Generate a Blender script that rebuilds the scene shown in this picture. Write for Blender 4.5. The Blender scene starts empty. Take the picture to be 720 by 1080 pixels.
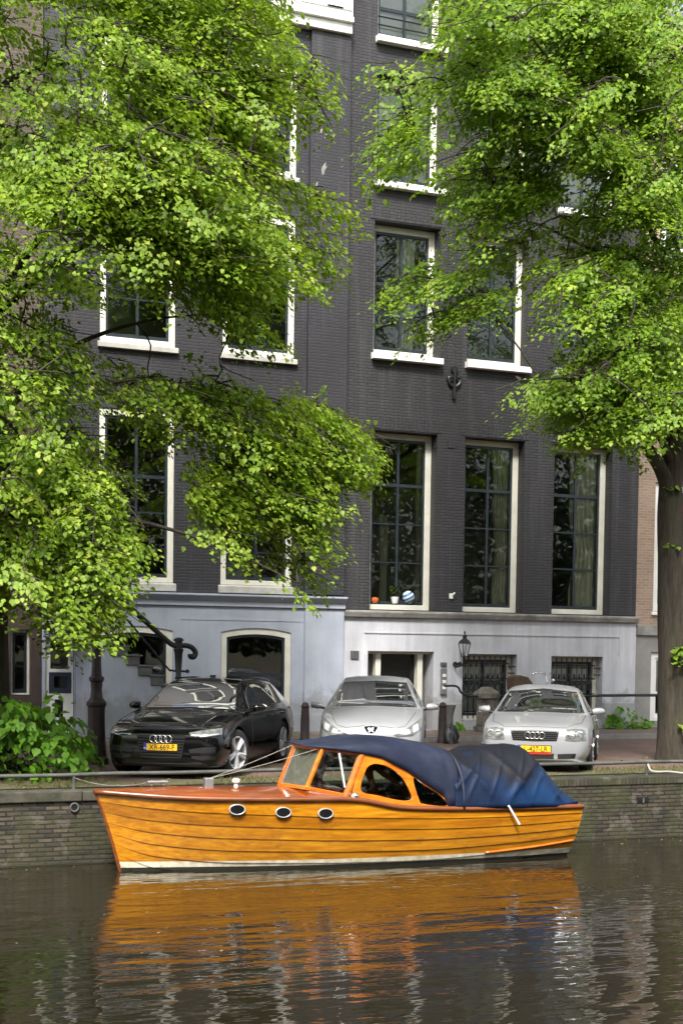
import bpy, bmesh, math, random
import numpy as np
from mathutils import Vector, Matrix
from mathutils.bvhtree import BVHTree
from mathutils.geometry import tessellate_polygon

random.seed(7)
RNG = np.random.default_rng(11)
scene = bpy.context.scene
COL = scene.collection
sin, cos, PI, rad = math.sin, math.cos, math.pi, math.radians

# ------------------------------------------------------------------ camera
PHI, RHO, TH, CY, FPX, CH = 0.41568, 0.013609, -0.04982, 761.24, 1600.0, 2.0
_a = Vector((sin(PHI)*cos(TH), cos(PHI)*cos(TH), sin(TH)))
_r = Vector((cos(PHI), -sin(PHI), 0)); _u = _r.cross(_a)
_R = cos(RHO)*_r + sin(RHO)*_u; _U = cos(RHO)*_u - sin(RHO)*_r
cam = bpy.data.cameras.new('camera'); camo = bpy.data.objects.new('camera', cam); COL.objects.link(camo)
m = Matrix((_R, _U, -_a)).transposed().to_4x4(); m.translation = (0, 0, CH)
camo.matrix_world = m
cam.sensor_fit = 'VERTICAL'; cam.sensor_height = 36; cam.lens = FPX/1080*36
cam.shift_y = (CY-540)/1080; cam.clip_end = 2000; cam.clip_start = 0.1
scene.camera = camo
CAMP = np.array([0, 0, CH]); RA, RR, RU = np.array(_a), np.array(_R), np.array(_U)

def at(x, y, Y):
    """points on the plane at depth Y behind given places of the view (used to lay out crowns)"""
    x = np.asarray(x, float); y = np.asarray(y, float); Y = np.asarray(Y, float)
    d = RA + np.multiply.outer((x-360)/FPX, RR) - np.multiply.outer((y-CY)/FPX, RU)
    return CAMP + d*(Y/d[..., 1])[..., None]

# ------------------------------------------------------------------ objects
def link(o, parent=None, world=True):
    COL.objects.link(o)
    if parent is not None:
        o.parent = parent
        if world and parent.parent is None and parent.type == 'EMPTY':
            o.matrix_parent_inverse = Matrix.Translation(parent.location).inverted()
    return o

def thing(name, label, cat, loc=(0, 0, 0), rz=0, group=None):
    o = bpy.data.objects.new(name, None); COL.objects.link(o)
    o.location = loc; o.rotation_euler = (0, 0, rz); o.empty_display_size = .2
    o['label'] = label; o['category'] = cat
    if group: o['group'] = group
    return o

def tag(o, label=None, cat=None, group=None, kind=None):
    for k, v in (('label', label), ('category', cat), ('group', group), ('kind', kind)):
        if v: o[k] = v
    return o

class MB:
    def __init__(s): s.v = []; s.f = []; s.m = []
    def add(s, vs, fs, mi=0):
        b = len(s.v); s.v += [tuple(p) for p in vs]
        s.f += [tuple(b+i for i in f) for f in fs]; s.m += [mi]*len(fs); return s
    def box(s, x0, x1, y0, y1, z0, z1, mi=0):
        vs = [(x, y, z) for x in (x0, x1) for y in (y0, y1) for z in (z0, z1)]
        return s.add(vs, [(0, 1, 3, 2), (4, 6, 7, 5), (0, 4, 5, 1), (2, 3, 7, 6), (0, 2, 6, 4), (1, 5, 7, 3)], mi)
    def obox(s, c, size, M, mi=0):
        c = Vector(c); h = [k/2 for k in size]
        vs = [c + M @ Vector((x, y, z)) for x in (-h[0], h[0]) for y in (-h[1], h[1]) for z in (-h[2], h[2])]
        return s.add(vs, [(0, 1, 3, 2), (4, 6, 7, 5), (0, 4, 5, 1), (2, 3, 7, 6), (0, 2, 6, 4), (1, 5, 7, 3)], mi)
    def tube(s, pts, r, n=8, mi=0, cap=True, square=False):
        pts = [Vector(p) for p in pts]; rs = r if isinstance(r, (list, tuple)) else [r]*len(pts)
        b = len(s.v); up = Vector((0, 0, 1)); prev = None
        for i, p in enumerate(pts):
            t = (pts[min(i+1, len(pts)-1)] - pts[max(i-1, 0)]).normalized()
            if prev is None:
                a = up if abs(t.dot(up)) < .95 else Vector((0, 1, 0))
                e = t.cross(a).normalized()
            else:
                e = (prev - t*prev.dot(t)).normalized()
            prev = e; f = t.cross(e)
            for k in range(n):
                w = 2*PI*k/n + (PI/4 if square else 0)
                s.v.append(tuple(p + (e*cos(w) + f*sin(w))*rs[i]))
        for i in range(len(pts)-1):
            for k in range(n):
                s.f.append((b+i*n+k, b+i*n+(k+1) % n, b+(i+1)*n+(k+1) % n, b+(i+1)*n+k)); s.m.append(mi)
        if cap:
            s.f.append(tuple(b+k for k in range(n))[::-1]); s.m.append(mi)
            e = b+(len(pts)-1)*n; s.f.append(tuple(e+k for k in range(n))); s.m.append(mi)
        return s
    def lathe(s, prof, c=(0, 0, 0), n=20, mi=0, M=None, cap=True):
        b = len(s.v); c = Vector(c)
        for r, z in prof:
            for k in range(n):
                p = Vector((r*cos(2*PI*k/n), r*sin(2*PI*k/n), z))
                if M is not None: p = M @ p
                s.v.append(tuple(c+p))
        for i in range(len(prof)-1):
            for k in range(n):
                s.f.append((b+i*n+k, b+i*n+(k+1) % n, b+(i+1)*n+(k+1) % n, b+(i+1)*n+k)); s.m.append(mi)
        if not cap: return s
        s.f.append(tuple(b+k for k in range(n))[::-1]); s.m.append(mi)
        e = b+(len(prof)-1)*n; s.f.append(tuple(e+k for k in range(n))); s.m.append(mi)
        return s
    def prism(s, outer, holes=(), d0=0., d1=1., to=None, mi=0, mi_side=None):
        """flat shape (2D outline with holes) given a thickness; to(a,b,depth) -> point"""
        if to is None: to = lambda a, b, d: (a, d, b)
        loops = [list(outer)] + [list(h) for h in holes]
        tr = tessellate_polygon([[Vector((p[0], p[1], 0)) for p in l] for l in loops])
        flat = [p for l in loops for p in l]; N = len(flat)
        vs = [to(p[0], p[1], d0) for p in flat] + [to(p[0], p[1], d1) for p in flat]
        def orient(t):
            A, B, C_ = (flat[i] for i in t)
            return t if (B[0]-A[0])*(C_[1]-A[1])-(B[1]-A[1])*(C_[0]-A[0]) > 0 else (t[0], t[2], t[1])
        tr = [orient(t) for t in tr]
        fs = [tuple(t) for t in tr] + [tuple(i+N for i in t[::-1]) for t in tr]
        side = []; o = 0
        for li, l in enumerate(loops):
            ar = sum(l[i][0]*l[(i+1) % len(l)][1]-l[(i+1) % len(l)][0]*l[i][1] for i in range(len(l)))
            for i in range(len(l)):
                j = (i+1) % len(l)
                q = (o+i, o+i+N, o+j+N, o+j)
                if (ar > 0) != (li == 0): q = q[::-1]
                side.append(q)
            o += len(l)
        b = len(s.v); s.v += [tuple(p) for p in vs]
        s.f += [tuple(b+i for i in f) for f in fs+side]
        s.m += [mi]*len(fs) + [mi if mi_side is None else mi_side]*len(side)
        return s
    def grid(s, P, mi=0, closed=False):
        b = len(s.v); n = len(P); k = len(P[0])
        for row in P: s.v += [tuple(p) for p in row]
        for i in range(n-1):
            for j in range(k-1):
                s.f.append((b+i*k+j, b+i*k+j+1, b+(i+1)*k+j+1, b+(i+1)*k+j)); s.m.append(mi)
        return s
    def mesh(s, name, mats):
        me = bpy.data.meshes.new(name); me.from_pydata(s.v, [], s.f)
        for m_ in (mats if isinstance(mats, (list, tuple)) else [mats]): me.materials.append(m_)
        me.polygons.foreach_set('material_index', s.m)
        me.update(); return me
    def build(s, name, mats, parent=None, smooth=False, bevel=0, world=True, angle=None, recalc=False, bseg=2):
        me = s.mesh(name, mats)
        if recalc:
            bm = bmesh.new(); bm.from_mesh(me); bmesh.ops.recalc_face_normals(bm, faces=bm.faces); bm.to_mesh(me); bm.free()
        o = bpy.data.objects.new(name, me); link(o, parent, world)
        if smooth: me.polygons.foreach_set('use_smooth', [True]*len(me.polygons))
        if smooth and angle: me.set_sharp_from_angle(angle=rad(angle))
        if bevel:
            b = o.modifiers.new('bevel', 'BEVEL'); b.width = bevel; b.segments = bseg; b.limit_method = 'ANGLE'; b.angle_limit = rad(40)
        return o

def rect(x0, x1, z0, z1): return [(x0, z0), (x1, z0), (x1, z1), (x0, z1)]
def arch_rect(x0, x1, z0, z1, rise, n=10):
    """rectangle whose head is a flat arc springing at z1-rise"""
    pts = [(x0, z0), (x1, z0)]
    for i in range(n+1):
        t = i/n; x = x1+(x0-x1)*t
        pts.append((x, z1-rise+rise*(1-(2*t-1)**2)))
    return pts
def smooth_loop(pts, n=6):
    """closed Catmull-Rom through the given 2D points"""
    out = []; N = len(pts)
    for i in range(N):
        p0, p1, p2, p3 = (pts[(i+k-1) % N] for k in range(4))
        for k in range(n):
            t = k/n
            out.append(tuple(.5*(2*b+(c-a)*t+(2*a-5*b+4*c-d)*t*t+(3*b-a-3*c+d)*t**3) for a, b, c, d in zip(p0, p1, p2, p3)))
    return out
def crom(pts, n=6):
    pts = [Vector(p) for p in pts]; out = []
    for i in range(len(pts)-1):
        p1, p2 = pts[i], pts[i+1]; p0 = pts[i-1] if i else 2*p1-p2; p3 = pts[i+2] if i+2 < len(pts) else 2*p2-p1
        for k in range(n):
            t = k/n
            out.append(.5*(2*p1+(p2-p0)*t+(2*p0-5*p1+4*p2-p3)*t*t+(3*p1-p0-3*p2+p3)*t**3))
    out.append(pts[-1]); return out
def pchip(xs, ys, x):
    xs = np.asarray(xs, float); ys = np.asarray(ys, float); x = np.asarray(x, float)
    h = np.diff(xs); dl = np.diff(ys)/h; d = np.zeros(len(xs))
    for i in range(1, len(xs)-1):
        if dl[i-1]*dl[i] > 0:
            w1 = 2*h[i]+h[i-1]; w2 = h[i]+2*h[i-1]; d[i] = (w1+w2)/(w1/dl[i-1]+w2/dl[i])
    d[0] = dl[0]; d[-1] = dl[-1]
    i = np.clip(np.searchsorted(xs, x)-1, 0, len(xs)-2); t = (x-xs[i])/h[i]
    return (ys[i]*(1+2*t)*(1-t)**2 + h[i]*d[i]*t*(1-t)**2 + ys[i+1]*t*t*(3-2*t) + h[i]*d[i+1]*t*t*(t-1))

# ------------------------------------------------------------------ materials
def newmat(name):
    m_ = bpy.data.materials.new(name); m_.use_nodes = True
    nt = m_.node_tree; return m_, nt, nt.nodes['Principled BSDF']
def N(nt, t, **kw):
    n = nt.nodes.new(t)
    for k, v in kw.items():
        if k in n.inputs: n.inputs[k].default_value = v
        else: setattr(n, k, v)
    return n
def c4(c): return (c[0], c[1], c[2], 1)
def ramp(nt, fac, stops):
    r = nt.nodes.new('ShaderNodeValToRGB'); e = r.color_ramp.elements
    while len(e) < len(stops): e.new(.5)
    for el, (p, c) in zip(e, stops): el.position = p; el.color = c4(c) if len(c) == 3 else c
    nt.links.new(fac, r.inputs[0]); return r.outputs[0]
def mixc(nt, fac, a, b, mode='MIX'):
    n = nt.nodes.new('ShaderNodeMix'); n.data_type = 'RGBA'; n.blend_type = mode
    for s_, v in ((n.inputs[0], fac), (n.inputs[6], a), (n.inputs[7], b)):
        if hasattr(v, 'default_value'): nt.links.new(v, s_)
        else: s_.default_value = c4(v) if isinstance(v, (tuple, list)) else v
    return n.outputs[2]
def noise(nt, vec, scale, detail=4, rough=.55):
    n = N(nt, 'ShaderNodeTexNoise', Scale=scale, Detail=detail, Roughness=rough)
    nt.links.new(vec, n.inputs['Vector']); return n.outputs['Fac']
def coords(nt, scale=(1, 1, 1)):
    tc = nt.nodes.new('ShaderNodeTexCoord'); mp = N(nt, 'ShaderNodeMapping'); mp.inputs['Scale'].default_value = scale
    nt.links.new(tc.outputs['Object'], mp.inputs[0]); return mp.outputs[0]
def bump(nt, p, h, strength=.3, dist=.02, prev=None):
    b = N(nt, 'ShaderNodeBump', Strength=strength, Distance=dist); nt.links.new(h, b.inputs['Height'])
    if prev is not None: nt.links.new(prev, b.inputs['Normal'])
    nt.links.new(b.outputs[0], p.inputs['Normal']); return b.outputs[0]
def mat(name, col, rough=.6, metal=0, var=.25, vs=6, bmp=.1, bs=40, coat=0, spec=None, col2=None, scale=(1, 1, 1), detail=5):
    """plain weathered surface: colour broken up by two noises, light bump"""
    m_, nt, p = newmat(name); v = coords(nt, scale)
    c2 = col2 or tuple(k*(1-var) for k in col); c1 = tuple(min(1, k*(1+var*.5)) for k in col) if col2 is None else col
    f = noise(nt, v, vs, detail)
    nt.links.new(ramp(nt, f, [(.3, c2), (.7, c1)]), p.inputs['Base Color'])
    p.inputs['Roughness'].default_value = rough; p.inputs['Metallic'].default_value = metal
    if coat: p.inputs['Coat Weight'].default_value = coat; p.inputs['Coat Roughness'].default_value = .05
    if spec is not None: p.inputs['Specular IOR Level'].default_value = spec
    if bmp: bump(nt, p, noise(nt, v, bs, 3), bmp, .01)
    return m_
def plain(name, col, rough=.4, metal=0, coat=0, ior=None):
    return mat(name, col, rough, metal, var=.08, vs=3, bmp=0, coat=coat)

def brick_mat(name, c1, c2, mortar, bw=.22, rh=.066, ms=.011, bstr=.6, stain=None, rough=.7, squash=True, vary=.35, flat=False):
    m_, nt, p = newmat(name)
    tc = nt.nodes.new('ShaderNodeTexCoord'); sp = nt.nodes.new('ShaderNodeSeparateXYZ'); nt.links.new(tc.outputs['Object'], sp.inputs[0])
    cb = nt.nodes.new('ShaderNodeCombineXYZ')
    if flat:
        nt.links.new(sp.outputs[0], cb.inputs[0]); nt.links.new(sp.outputs[1], cb.inputs[1])
    else:
        ad = N(nt, 'ShaderNodeMath', operation='ADD'); nt.links.new(sp.outputs[0], ad.inputs[0]); nt.links.new(sp.outputs[1], ad.inputs[1])
        nt.links.new(ad.outputs[0], cb.inputs[0]); nt.links.new(sp.outputs[2], cb.inputs[1])
    # wobble so that courses are not ruler straight
    nz = N(nt, 'ShaderNodeTexNoise', Scale=1.3, Detail=3); nt.links.new(tc.outputs['Object'], nz.inputs['Vector'])
    vm = N(nt, 'ShaderNodeVectorMath', operation='MULTIPLY_ADD'); nt.links.new(nz.outputs['Color'], vm.inputs[0])
    vm.inputs[1].default_value = (.03, .02, 0); nt.links.new(cb.outputs[0], vm.inputs[2])
    b = N(nt, 'ShaderNodeTexBrick', Scale=1.0)
    b.inputs['Brick Width'].default_value = bw; b.inputs['Row Height'].default_value = rh
    b.inputs['Mortar Size'].default_value = ms; b.inputs['Mortar Smooth'].default_value = .4; b.inputs['Bias'].default_value = 0
    b.inputs['Color1'].default_value = c4(c1); b.inputs['Color2'].default_value = c4(c2); b.inputs['Mortar'].default_value = c4(mortar)
    nt.links.new(vm.outputs[0], b.inputs['Vector'])
    big = noise(nt, tc.outputs['Object'], .9, 6, .6)
    col = mixc(nt, 1.0, b.outputs['Color'], ramp(nt, big, [(.25, (1-vary,)*3), (.75, (1+vary*.4,)*3)]), 'MULTIPLY')
    if stain: col = stain(nt, tc, col)
    nt.links.new(col, p.inputs['Base Color']); p.inputs['Roughness'].default_value = rough
    inv = N(nt, 'ShaderNodeMath', operation='SUBTRACT'); inv.inputs[0].default_value = 1; nt.links.new(b.outputs['Fac'], inv.inputs[1])
    n1 = bump(nt, p, inv.outputs[0], bstr, .012)
    bump(nt, p, noise(nt, tc.outputs['Object'], 30, 4), .25, .01, n1)
    return m_

def glass_mat(name, tint=(.75, .8, .78), ior=1.5, rough=.01, wob=.0):
    m_, nt, p = newmat(name); nt.nodes.remove(p); out = nt.nodes['Material Output']
    tr = N(nt, 'ShaderNodeBsdfTransparent'); tr.inputs[0].default_value = c4(tint)
    gl = N(nt, 'ShaderNodeBsdfGlossy', Roughness=rough); fr = N(nt, 'ShaderNodeFresnel', IOR=ior)
    mx = nt.nodes.new('ShaderNodeMixShader')
    nt.links.new(fr.outputs[0], mx.inputs[0]); nt.links.new(tr.outputs[0], mx.inputs[1]); nt.links.new(gl.outputs[0], mx.inputs[2])
    if wob:
        v = coords(nt); b = N(nt, 'ShaderNodeBump', Strength=wob, Distance=.02)
        nt.links.new(noise(nt, v, 1.6, 2), b.inputs['Height']); nt.links.new(b.outputs[0], gl.inputs['Normal'])
    nt.links.new(mx.outputs[0], out.inputs[0]); return m_

def leaf_mat(name, dark, light, trans, flower=None, ff=.0):
    m_, nt, p = newmat(name); out = nt.nodes['Material Output']
    g = nt.nodes.new('ShaderNodeNewGeometry')
    stops = [(0, dark), (.85, light)]
    c = ramp(nt, g.outputs['Random Per Island'], stops)
    if flower:      # pale bracts and young leaves come in clusters on the twigs
        f = ramp(nt, noise(nt, coords(nt), 2.3, 3), [(.50, (0, 0, 0)), (.68, (1, 1, 1))])
        g2 = ramp(nt, g.outputs['Random Per Island'], [(0, (1, 1, 1)), (ff, (.85, .85, .85)), (ff+.05, (.25, .25, .25)), (1, (.2, .2, .2))])
        c = mixc(nt, mixc(nt, 1, f, g2, 'MULTIPLY'), c, flower)
    nt.links.new(c, p.inputs['Base Color']); p.inputs['Roughness'].default_value = .52
    p.inputs['Specular IOR Level'].default_value = .4
    tl = N(nt, 'ShaderNodeBsdfTranslucent'); tl.inputs[0].default_value = c4(trans)
    mx = nt.nodes.new('ShaderNodeMixShader'); mx.inputs[0].default_value = .43
    nt.links.new(p.outputs[0], mx.inputs[1]); nt.links.new(tl.outputs[0], mx.inputs[2]); nt.links.new(mx.outputs[0], out.inputs[0])
    return m_

def ivory(n): return mat(n, (.68, .665, .59), .5, var=.12, vs=3, bmp=.05)
M_ = {}
M_['ivory'] = ivory('ivory_paint')
M_['white'] = mat('white_paint', (.80, .80, .78), .5, var=.1, vs=3, bmp=.05)
M_['sash'] = mat('dark_green_paint', (.022, .030, .038), .35, var=.3, vs=5, bmp=.03)
M_['glass'] = glass_mat('window_glass', (.90, .93, .90), 1.55, .01, .05)
M_['clear'] = glass_mat('clear_glass', (.9, .93, .91), 1.5, .02)
M_['curtain'] = mat('curtain_cloth', (.78, .76, .62), .9, var=.25, vs=2, bmp=.1, scale=(9, 9, .3))
M_['net'] = mat('blind_cloth', (.70, .70, .74), .9, var=.08, vs=2, bmp=0)
M_['room'] = mat('room_plaster', (.26, .26, .22), .9, var=.2, vs=.7, bmp=0)
M_['hazy'] = glass_mat('hazy_glass', (.9, .93, .91), 1.5, .05)
_nt = M_['hazy'].node_tree; _o = _nt.nodes['Material Output']; _s = _o.inputs[0].links[0].from_socket
_df = N(_nt, 'ShaderNodeBsdfDiffuse'); _df.inputs[0].default_value = (.20, .20, .17, 1); _mx = _nt.nodes.new('ShaderNodeMixShader'); _mx.inputs[0].default_value = .34
_nt.links.new(_s, _mx.inputs[1]); _nt.links.new(_df.outputs[0], _mx.inputs[2]); _nt.links.new(_mx.outputs[0], _o.inputs[0])
M_['iron'] = mat('black_iron', (.012, .013, .014), .45, var=.3, vs=9, bmp=.1)
M_['stonegrey'] = mat('blue_stone', (.10, .10, .10), .7, var=.35, vs=7, bmp=.25)
M_['chrome'] = mat('chrome', (.75, .75, .74), .12, 1, var=.08, vs=4, bmp=0)
M_['rubber'] = mat('tyre_rubber', (.012, .012, .013), .75, var=.3, vs=20, bmp=.1)
M_['black'] = mat('black_plastic', (.010, .010, .011), .45, var=.3, vs=15, bmp=.05)
M_['gloss_black'] = mat('gloss_black', (.006, .006, .007), .12, var=.2, vs=15, bmp=0)
M_['rope'] = mat('rope_fibre', (.32, .30, .26), .9, var=.3, vs=60, bmp=.3)

def text_mesh(body, size, name, m_, parent, M, world=False, extrude=.0015):
    cu = bpy.data.curves.new(name, 'FONT'); cu.body = body; cu.size = size; cu.align_x = 'CENTER'; cu.align_y = 'CENTER'; cu.extrude = extrude
    cu.resolution_u = 3
    o = bpy.data.objects.new('tmp', cu); COL.objects.link(o)
    dg = bpy.context.evaluated_depsgraph_get(); me = bpy.data.meshes.new_from_object(o.evaluated_get(dg))
    bpy.data.objects.remove(o); me.name = name; me.transform(M); me.materials.clear(); me.materials.append(m_)
    o = bpy.data.objects.new(name, me); link(o, parent, world); return o
# ================================================================== SETTING
YF, YQ, ZW = 31.0, 20.1, -1.0     # house fronts, quay edge, water level
def moss(nt, tc, col):
    n = noise(nt, tc.outputs['Object'], 2.2, 7, .65)
    sp = nt.nodes.new('ShaderNodeSeparateXYZ'); nt.links.new(tc.outputs['Object'], sp.inputs[0])
    f = ramp(nt, n, [(.42, (0, 0, 0)), (.60, (.85, .85, .85))])
    c = mixc(nt, f, col, (.034, .036, .012))
    n2 = noise(nt, tc.outputs['Object'], 5, 5, .6)
    c = mixc(nt, ramp(nt, n2, [(.55, (0, 0, 0)), (.72, (.7, .7, .7))]), c, (.12, .105, .09))
    mr = N(nt, 'ShaderNodeMapRange'); mr.inputs[1].default_value = ZW+.10; mr.inputs[2].default_value = ZW+.24
    mr.inputs[3].default_value = 1; mr.inputs[4].default_value = 0
    ad = N(nt, 'ShaderNodeMath', operation='MULTIPLY_ADD'); nt.links.new(n, ad.inputs[0]); ad.inputs[1].default_value = .25; nt.links.new(sp.outputs[2], ad.inputs[2])
    nt.links.new(ad.outputs[0], mr.inputs[0])
    return mixc(nt, mr.outputs[0], c, (.022, .022, .012))      # wet algae line
M_['quay'] = brick_mat('quay_brick', (.105, .078, .055), (.018, .015, .011), (.010, .010, .007), .21, .062, .014, 1.0, moss, .8, vary=.75)
M_['coping'] = mat('coping_stone', (.075, .066, .052), .9, vs=6, bmp=.5, bs=25, col2=(.02, .024, .011))
def street_stain(nt, tc, col):
    n = noise(nt, tc.outputs['Object'], 1.1, 7, .65)
    return mixc(nt, ramp(nt, n, [(.52, (0, 0, 0)), (.66, (.8, .8, .8))]), col, (.06, .075, .02))
M_['street'] = brick_mat('clinker_paving', (.19, .105, .085), (.12, .075, .065), (.055, .05, .04), .2, .07, .008, .4, street_stain, .85, vary=.3, flat=True)
M_['pave'] = brick_mat('pavement_clinker', (.20, .15, .12), (.15, .11, .09), (.06, .055, .045), .2, .1, .008, .4, street_stain, .85, vary=.3, flat=True)
M_['kerb'] = mat('kerb_stone', (.22, .21, .20), .8, vs=5, bmp=.2)
M_['soil'] = mat('verge_soil', (.10, .075, .045), .95, vs=4, bmp=.6, bs=30, col2=(.05, .06, .018))

def sheet(name, x0, x1, y0, y1, z, m_, kind='structure', zb=None):
    b = MB()
    if zb is None: b.add([(x0, y0, z), (x1, y0, z), (x1, y1, z), (x0, y1, z)], [(0, 1, 2, 3)])
    else: b.box(x0, x1, y0, y1, zb, z)
    return tag(b.build(name, m_), kind=kind)
sheet('ground', -900, 900, -900, 900, -2.6, M_['soil'])
sheet('street', -60, 80, 20.45, 28.6, 0.0, M_['street'])
sheet('pavement', -60, 80, 28.72, 31.2, .10, M_['pave'], zb=-.3)
sheet('kerb', -60, 80, 28.58, 28.72, .11, M_['kerb'], zb=-.3)
sheet('verge', -60, 80, 20.42, 21.25, .012, M_['soil'])
sheet('opposite_bank', -60, 80, -60, .9, -.02, M_['street'], zb=-2.5)

# water: real ripples near the view, finer ones as bump
def water():
    m_, nt, p = newmat('canal_water')
    v = coords(nt, (.42, 1.15, 1))
    p.inputs['Base Color'].default_value = (.014, .0115, .006, 1); p.inputs['Roughness'].default_value = .03
    p.inputs['IOR'].default_value = 1.45
    n0 = bump(nt, p, noise(nt, v, 1.1, 2, .45), .26, .09)
    n1 = bump(nt, p, noise(nt, v, 2.4, 3, .5), .27, .08, n0)
    bump(nt, p, noise(nt, v, 8, 2, .45), .09, .025, n1)
    b = MB(); b.add([(-60, .9, ZW), (80, .9, ZW), (80, YQ+.02, ZW), (-60, YQ+.02, ZW)], [(0, 1, 2, 3)])
    tag(b.build('water', m_), kind='structure')
water()

# quay wall
q = thing('quay_wall', 'mossy brick canal wall with stone coping, rising straight from the water', 'quay wall', (8, YQ, ZW))
b = MB(); b.box(-60, 80, YQ, YQ+.35, -2.6, -.14); b.build('brick_face', M_['quay'], q)
b = MB(); x = -6.0
while x < 5.75:
    w = random.uniform(.9, 1.5); x2 = min(x+w, 5.85)
    b.box(x+.006, x2-.006, YQ-.04, YQ+.34, -.139, .005+random.uniform(-.01, .01)); x = x2
b.build('coping_stone', M_['coping'], q, bevel=.015)
M_['rollock'] = brick_mat('rollock_brick', (.06, .05, .033), (.035, .032, .02), (.02, .02, .014), .07, .3, .010, .8, moss, .9, vary=.5)
b = MB(); b.box(5.86, 40, YQ-.02, YQ+.34, -.139, -.004); b.build('brick_coping', M_['rollock'], q, bevel=.02)
b = MB(); b.tube([(4.95, YQ-.02, -.22), (4.95, YQ+.01, -.22)], .045, 14); b.build('drain_hole', M_['black'], q)
b = MB(); b.tube([(4.95+.055*cos(k*PI/8), YQ-.025, -.22+.055*sin(k*PI/8)) for k in range(17)], .012, 6, cap=False); b.build('ring', M_['stonegrey'], q)
b = MB(); b.box(14.02, 14.24, YQ-.012, YQ+.01, -.42, -.34); o = b.build('drain_opening', M_['black'], q)
b = MB(); b.box(14.12, 14.15, YQ-.022, YQ-.014, -.43, -.35); b.build('grille_bar', M_['stonegrey'], o)

# low tubular rail along the edge
rl = thing('quay_rail', 'low grey tubular rail on short posts along the canal edge', 'rail', (8, YQ+.25, 0))
M_['rail'] = mat('galvanised_rail', (.075, .078, .07), .65, .1, var=.45, vs=4, bmp=.2, bs=30)
b = MB(); pts = [(-8+i*.8, YQ+.22+.008*sin(i*1.7), .20+.006*sin(i*2.3)) for i in range(60)]
b.tube(pts, .029, 10); b.build('handrail', M_['rail'], rl, smooth=True)
for X in (-4.6, -1.4, 1.8, 5.0, 8.6, 11.95, 14.35, 17.6, 21, 24.4):
    b = MB(); b.tube([(X, YQ+.22, -.02), (X, YQ+.22, .19)], .022, 8); b.box(X-.05, X+.05, YQ+.17, YQ+.27, -.02, .005)
    b.build('post', M_['rail'], rl)

# ================================================================== HOUSES
def streaks(nt, tc, col):
    mp = N(nt, 'ShaderNodeMapping'); mp.inputs['Scale'].default_value = (5, 5, .35); nt.links.new(tc.outputs['Object'], mp.inputs[0])
    n = noise(nt, mp.outputs[0], 1.2, 5, .6)
    return mixc(nt, ramp(nt, n, [(.45, (0, 0, 0)), (.75, (.55, .55, .55))]), col, (.26, .25, .25))
def painted_stone(name, col, dirt=.4):
    m_, nt, p = newmat(name)
    tc = nt.nodes.new('ShaderNodeTexCoord')
    mp = N(nt, 'ShaderNodeMapping'); mp.inputs['Scale'].default_value = (4, 4, .45); nt.links.new(tc.outputs['Object'], mp.inputs[0])
    n = noise(nt, mp.outputs[0], 1.1, 6, .62); n2 = noise(nt, tc.outputs['Object'], 1.7, 6, .6)
    dk = tuple(k*(1-dirt) for k in col)
    c = ramp(nt, n, [(.38, col), (.72, dk)])
    c = mixc(nt, 1, c, ramp(nt, n2, [(.3, (.84, .84, .85)), (.7, (1.05, 1.05, 1.05))]), 'MULTIPLY')
    sp = nt.nodes.new('ShaderNodeSeparateXYZ'); nt.links.new(tc.outputs['Object'], sp.inputs[0])   # street splash and flaking near the foot
    ma = N(nt, 'ShaderNodeMath', operation='MULTIPLY_ADD'); nt.links.new(noise(nt, tc.outputs['Object'], 3, 6, .65), ma.inputs[0]); ma.inputs[1].default_value = -1.5; nt.links.new(sp.outputs[2], ma.inputs[2])
    c = mixc(nt, ramp(nt, ma.outputs[0], [(.0, (.5, .5, .5)), (.25, (0, 0, 0))]), c, (.17, .165, .15))
    cr = noise(nt, tc.outputs['Object'], 2.4, 8, .75)
    c = mixc(nt, ramp(nt, cr, [(.64, (0, 0, 0)), (.70, (.4, .4, .4))]), c, (.30, .30, .31))
    nt.links.new(c, p.inputs['Base Color']); p.inputs['Roughness'].default_value = .65
    bump(nt, p, noise(nt, tc.outputs['Object'], 14, 5), .12, .01); return m_
def scuffs(nt, tc, col):
    # old repairs, soot streaks and paint lost from single bricks
    n = noise(nt, tc.outputs['Object'], .55, 6, .7)
    c = mixc(nt, ramp(nt, n, [(.47, (0, 0, 0)), (.58, (.6, .6, .6))]), col, (.024, .023, .026))
    mp = N(nt, 'ShaderNodeMapping'); mp.inputs['Scale'].default_value = (3.5, 3.5, .22); nt.links.new(tc.outputs['Object'], mp.inputs[0])
    c = mixc(nt, ramp(nt, noise(nt, mp.outputs[0], 1.2, 5, .65), [(.52, (0, 0, 0)), (.72, (.5, .5, .5))]), c, (.075, .073, .078))
    n3 = noise(nt, tc.outputs['Object'], 11, 5, .7)
    return mixc(nt, ramp(nt, n3, [(.66, (0, 0, 0)), (.72, (.5, .5, .5))]), c, (.11, .10, .10))
M_['darkbrick'] = brick_mat('dark_painted_brick', (.042, .040, .046), (.031, .030, .035), (.018, .0175, .020), .22, .066, .012, .85, scuffs, .55, vary=.22)
M_['darkbrick2'] = brick_mat('blue_black_painted_brick', (.038, .037, .046), (.032, .031, .039), (.021, .020, .025), .22, .066, .010, .6, scuffs, .5, vary=.2)
M_['palestone'] = painted_stone('pale_painted_stone', (.58, .59, .64), .26)
M_['bluestone'] = painted_stone('blue_grey_paint', (.40, .435, .52), .12)
M_['tanbrick'] = brick_mat('orange_brick', (.38, .26, .19), (.30, .20, .145), (.36, .32, .27), .22, .066, .010, .5, None, .8, vary=.25)
M_['ledge'] = mat('ledge_stone', (.34, .33, .31), .8, vs=4, bmp=.2, col2=(.16, .155, .15))
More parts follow.
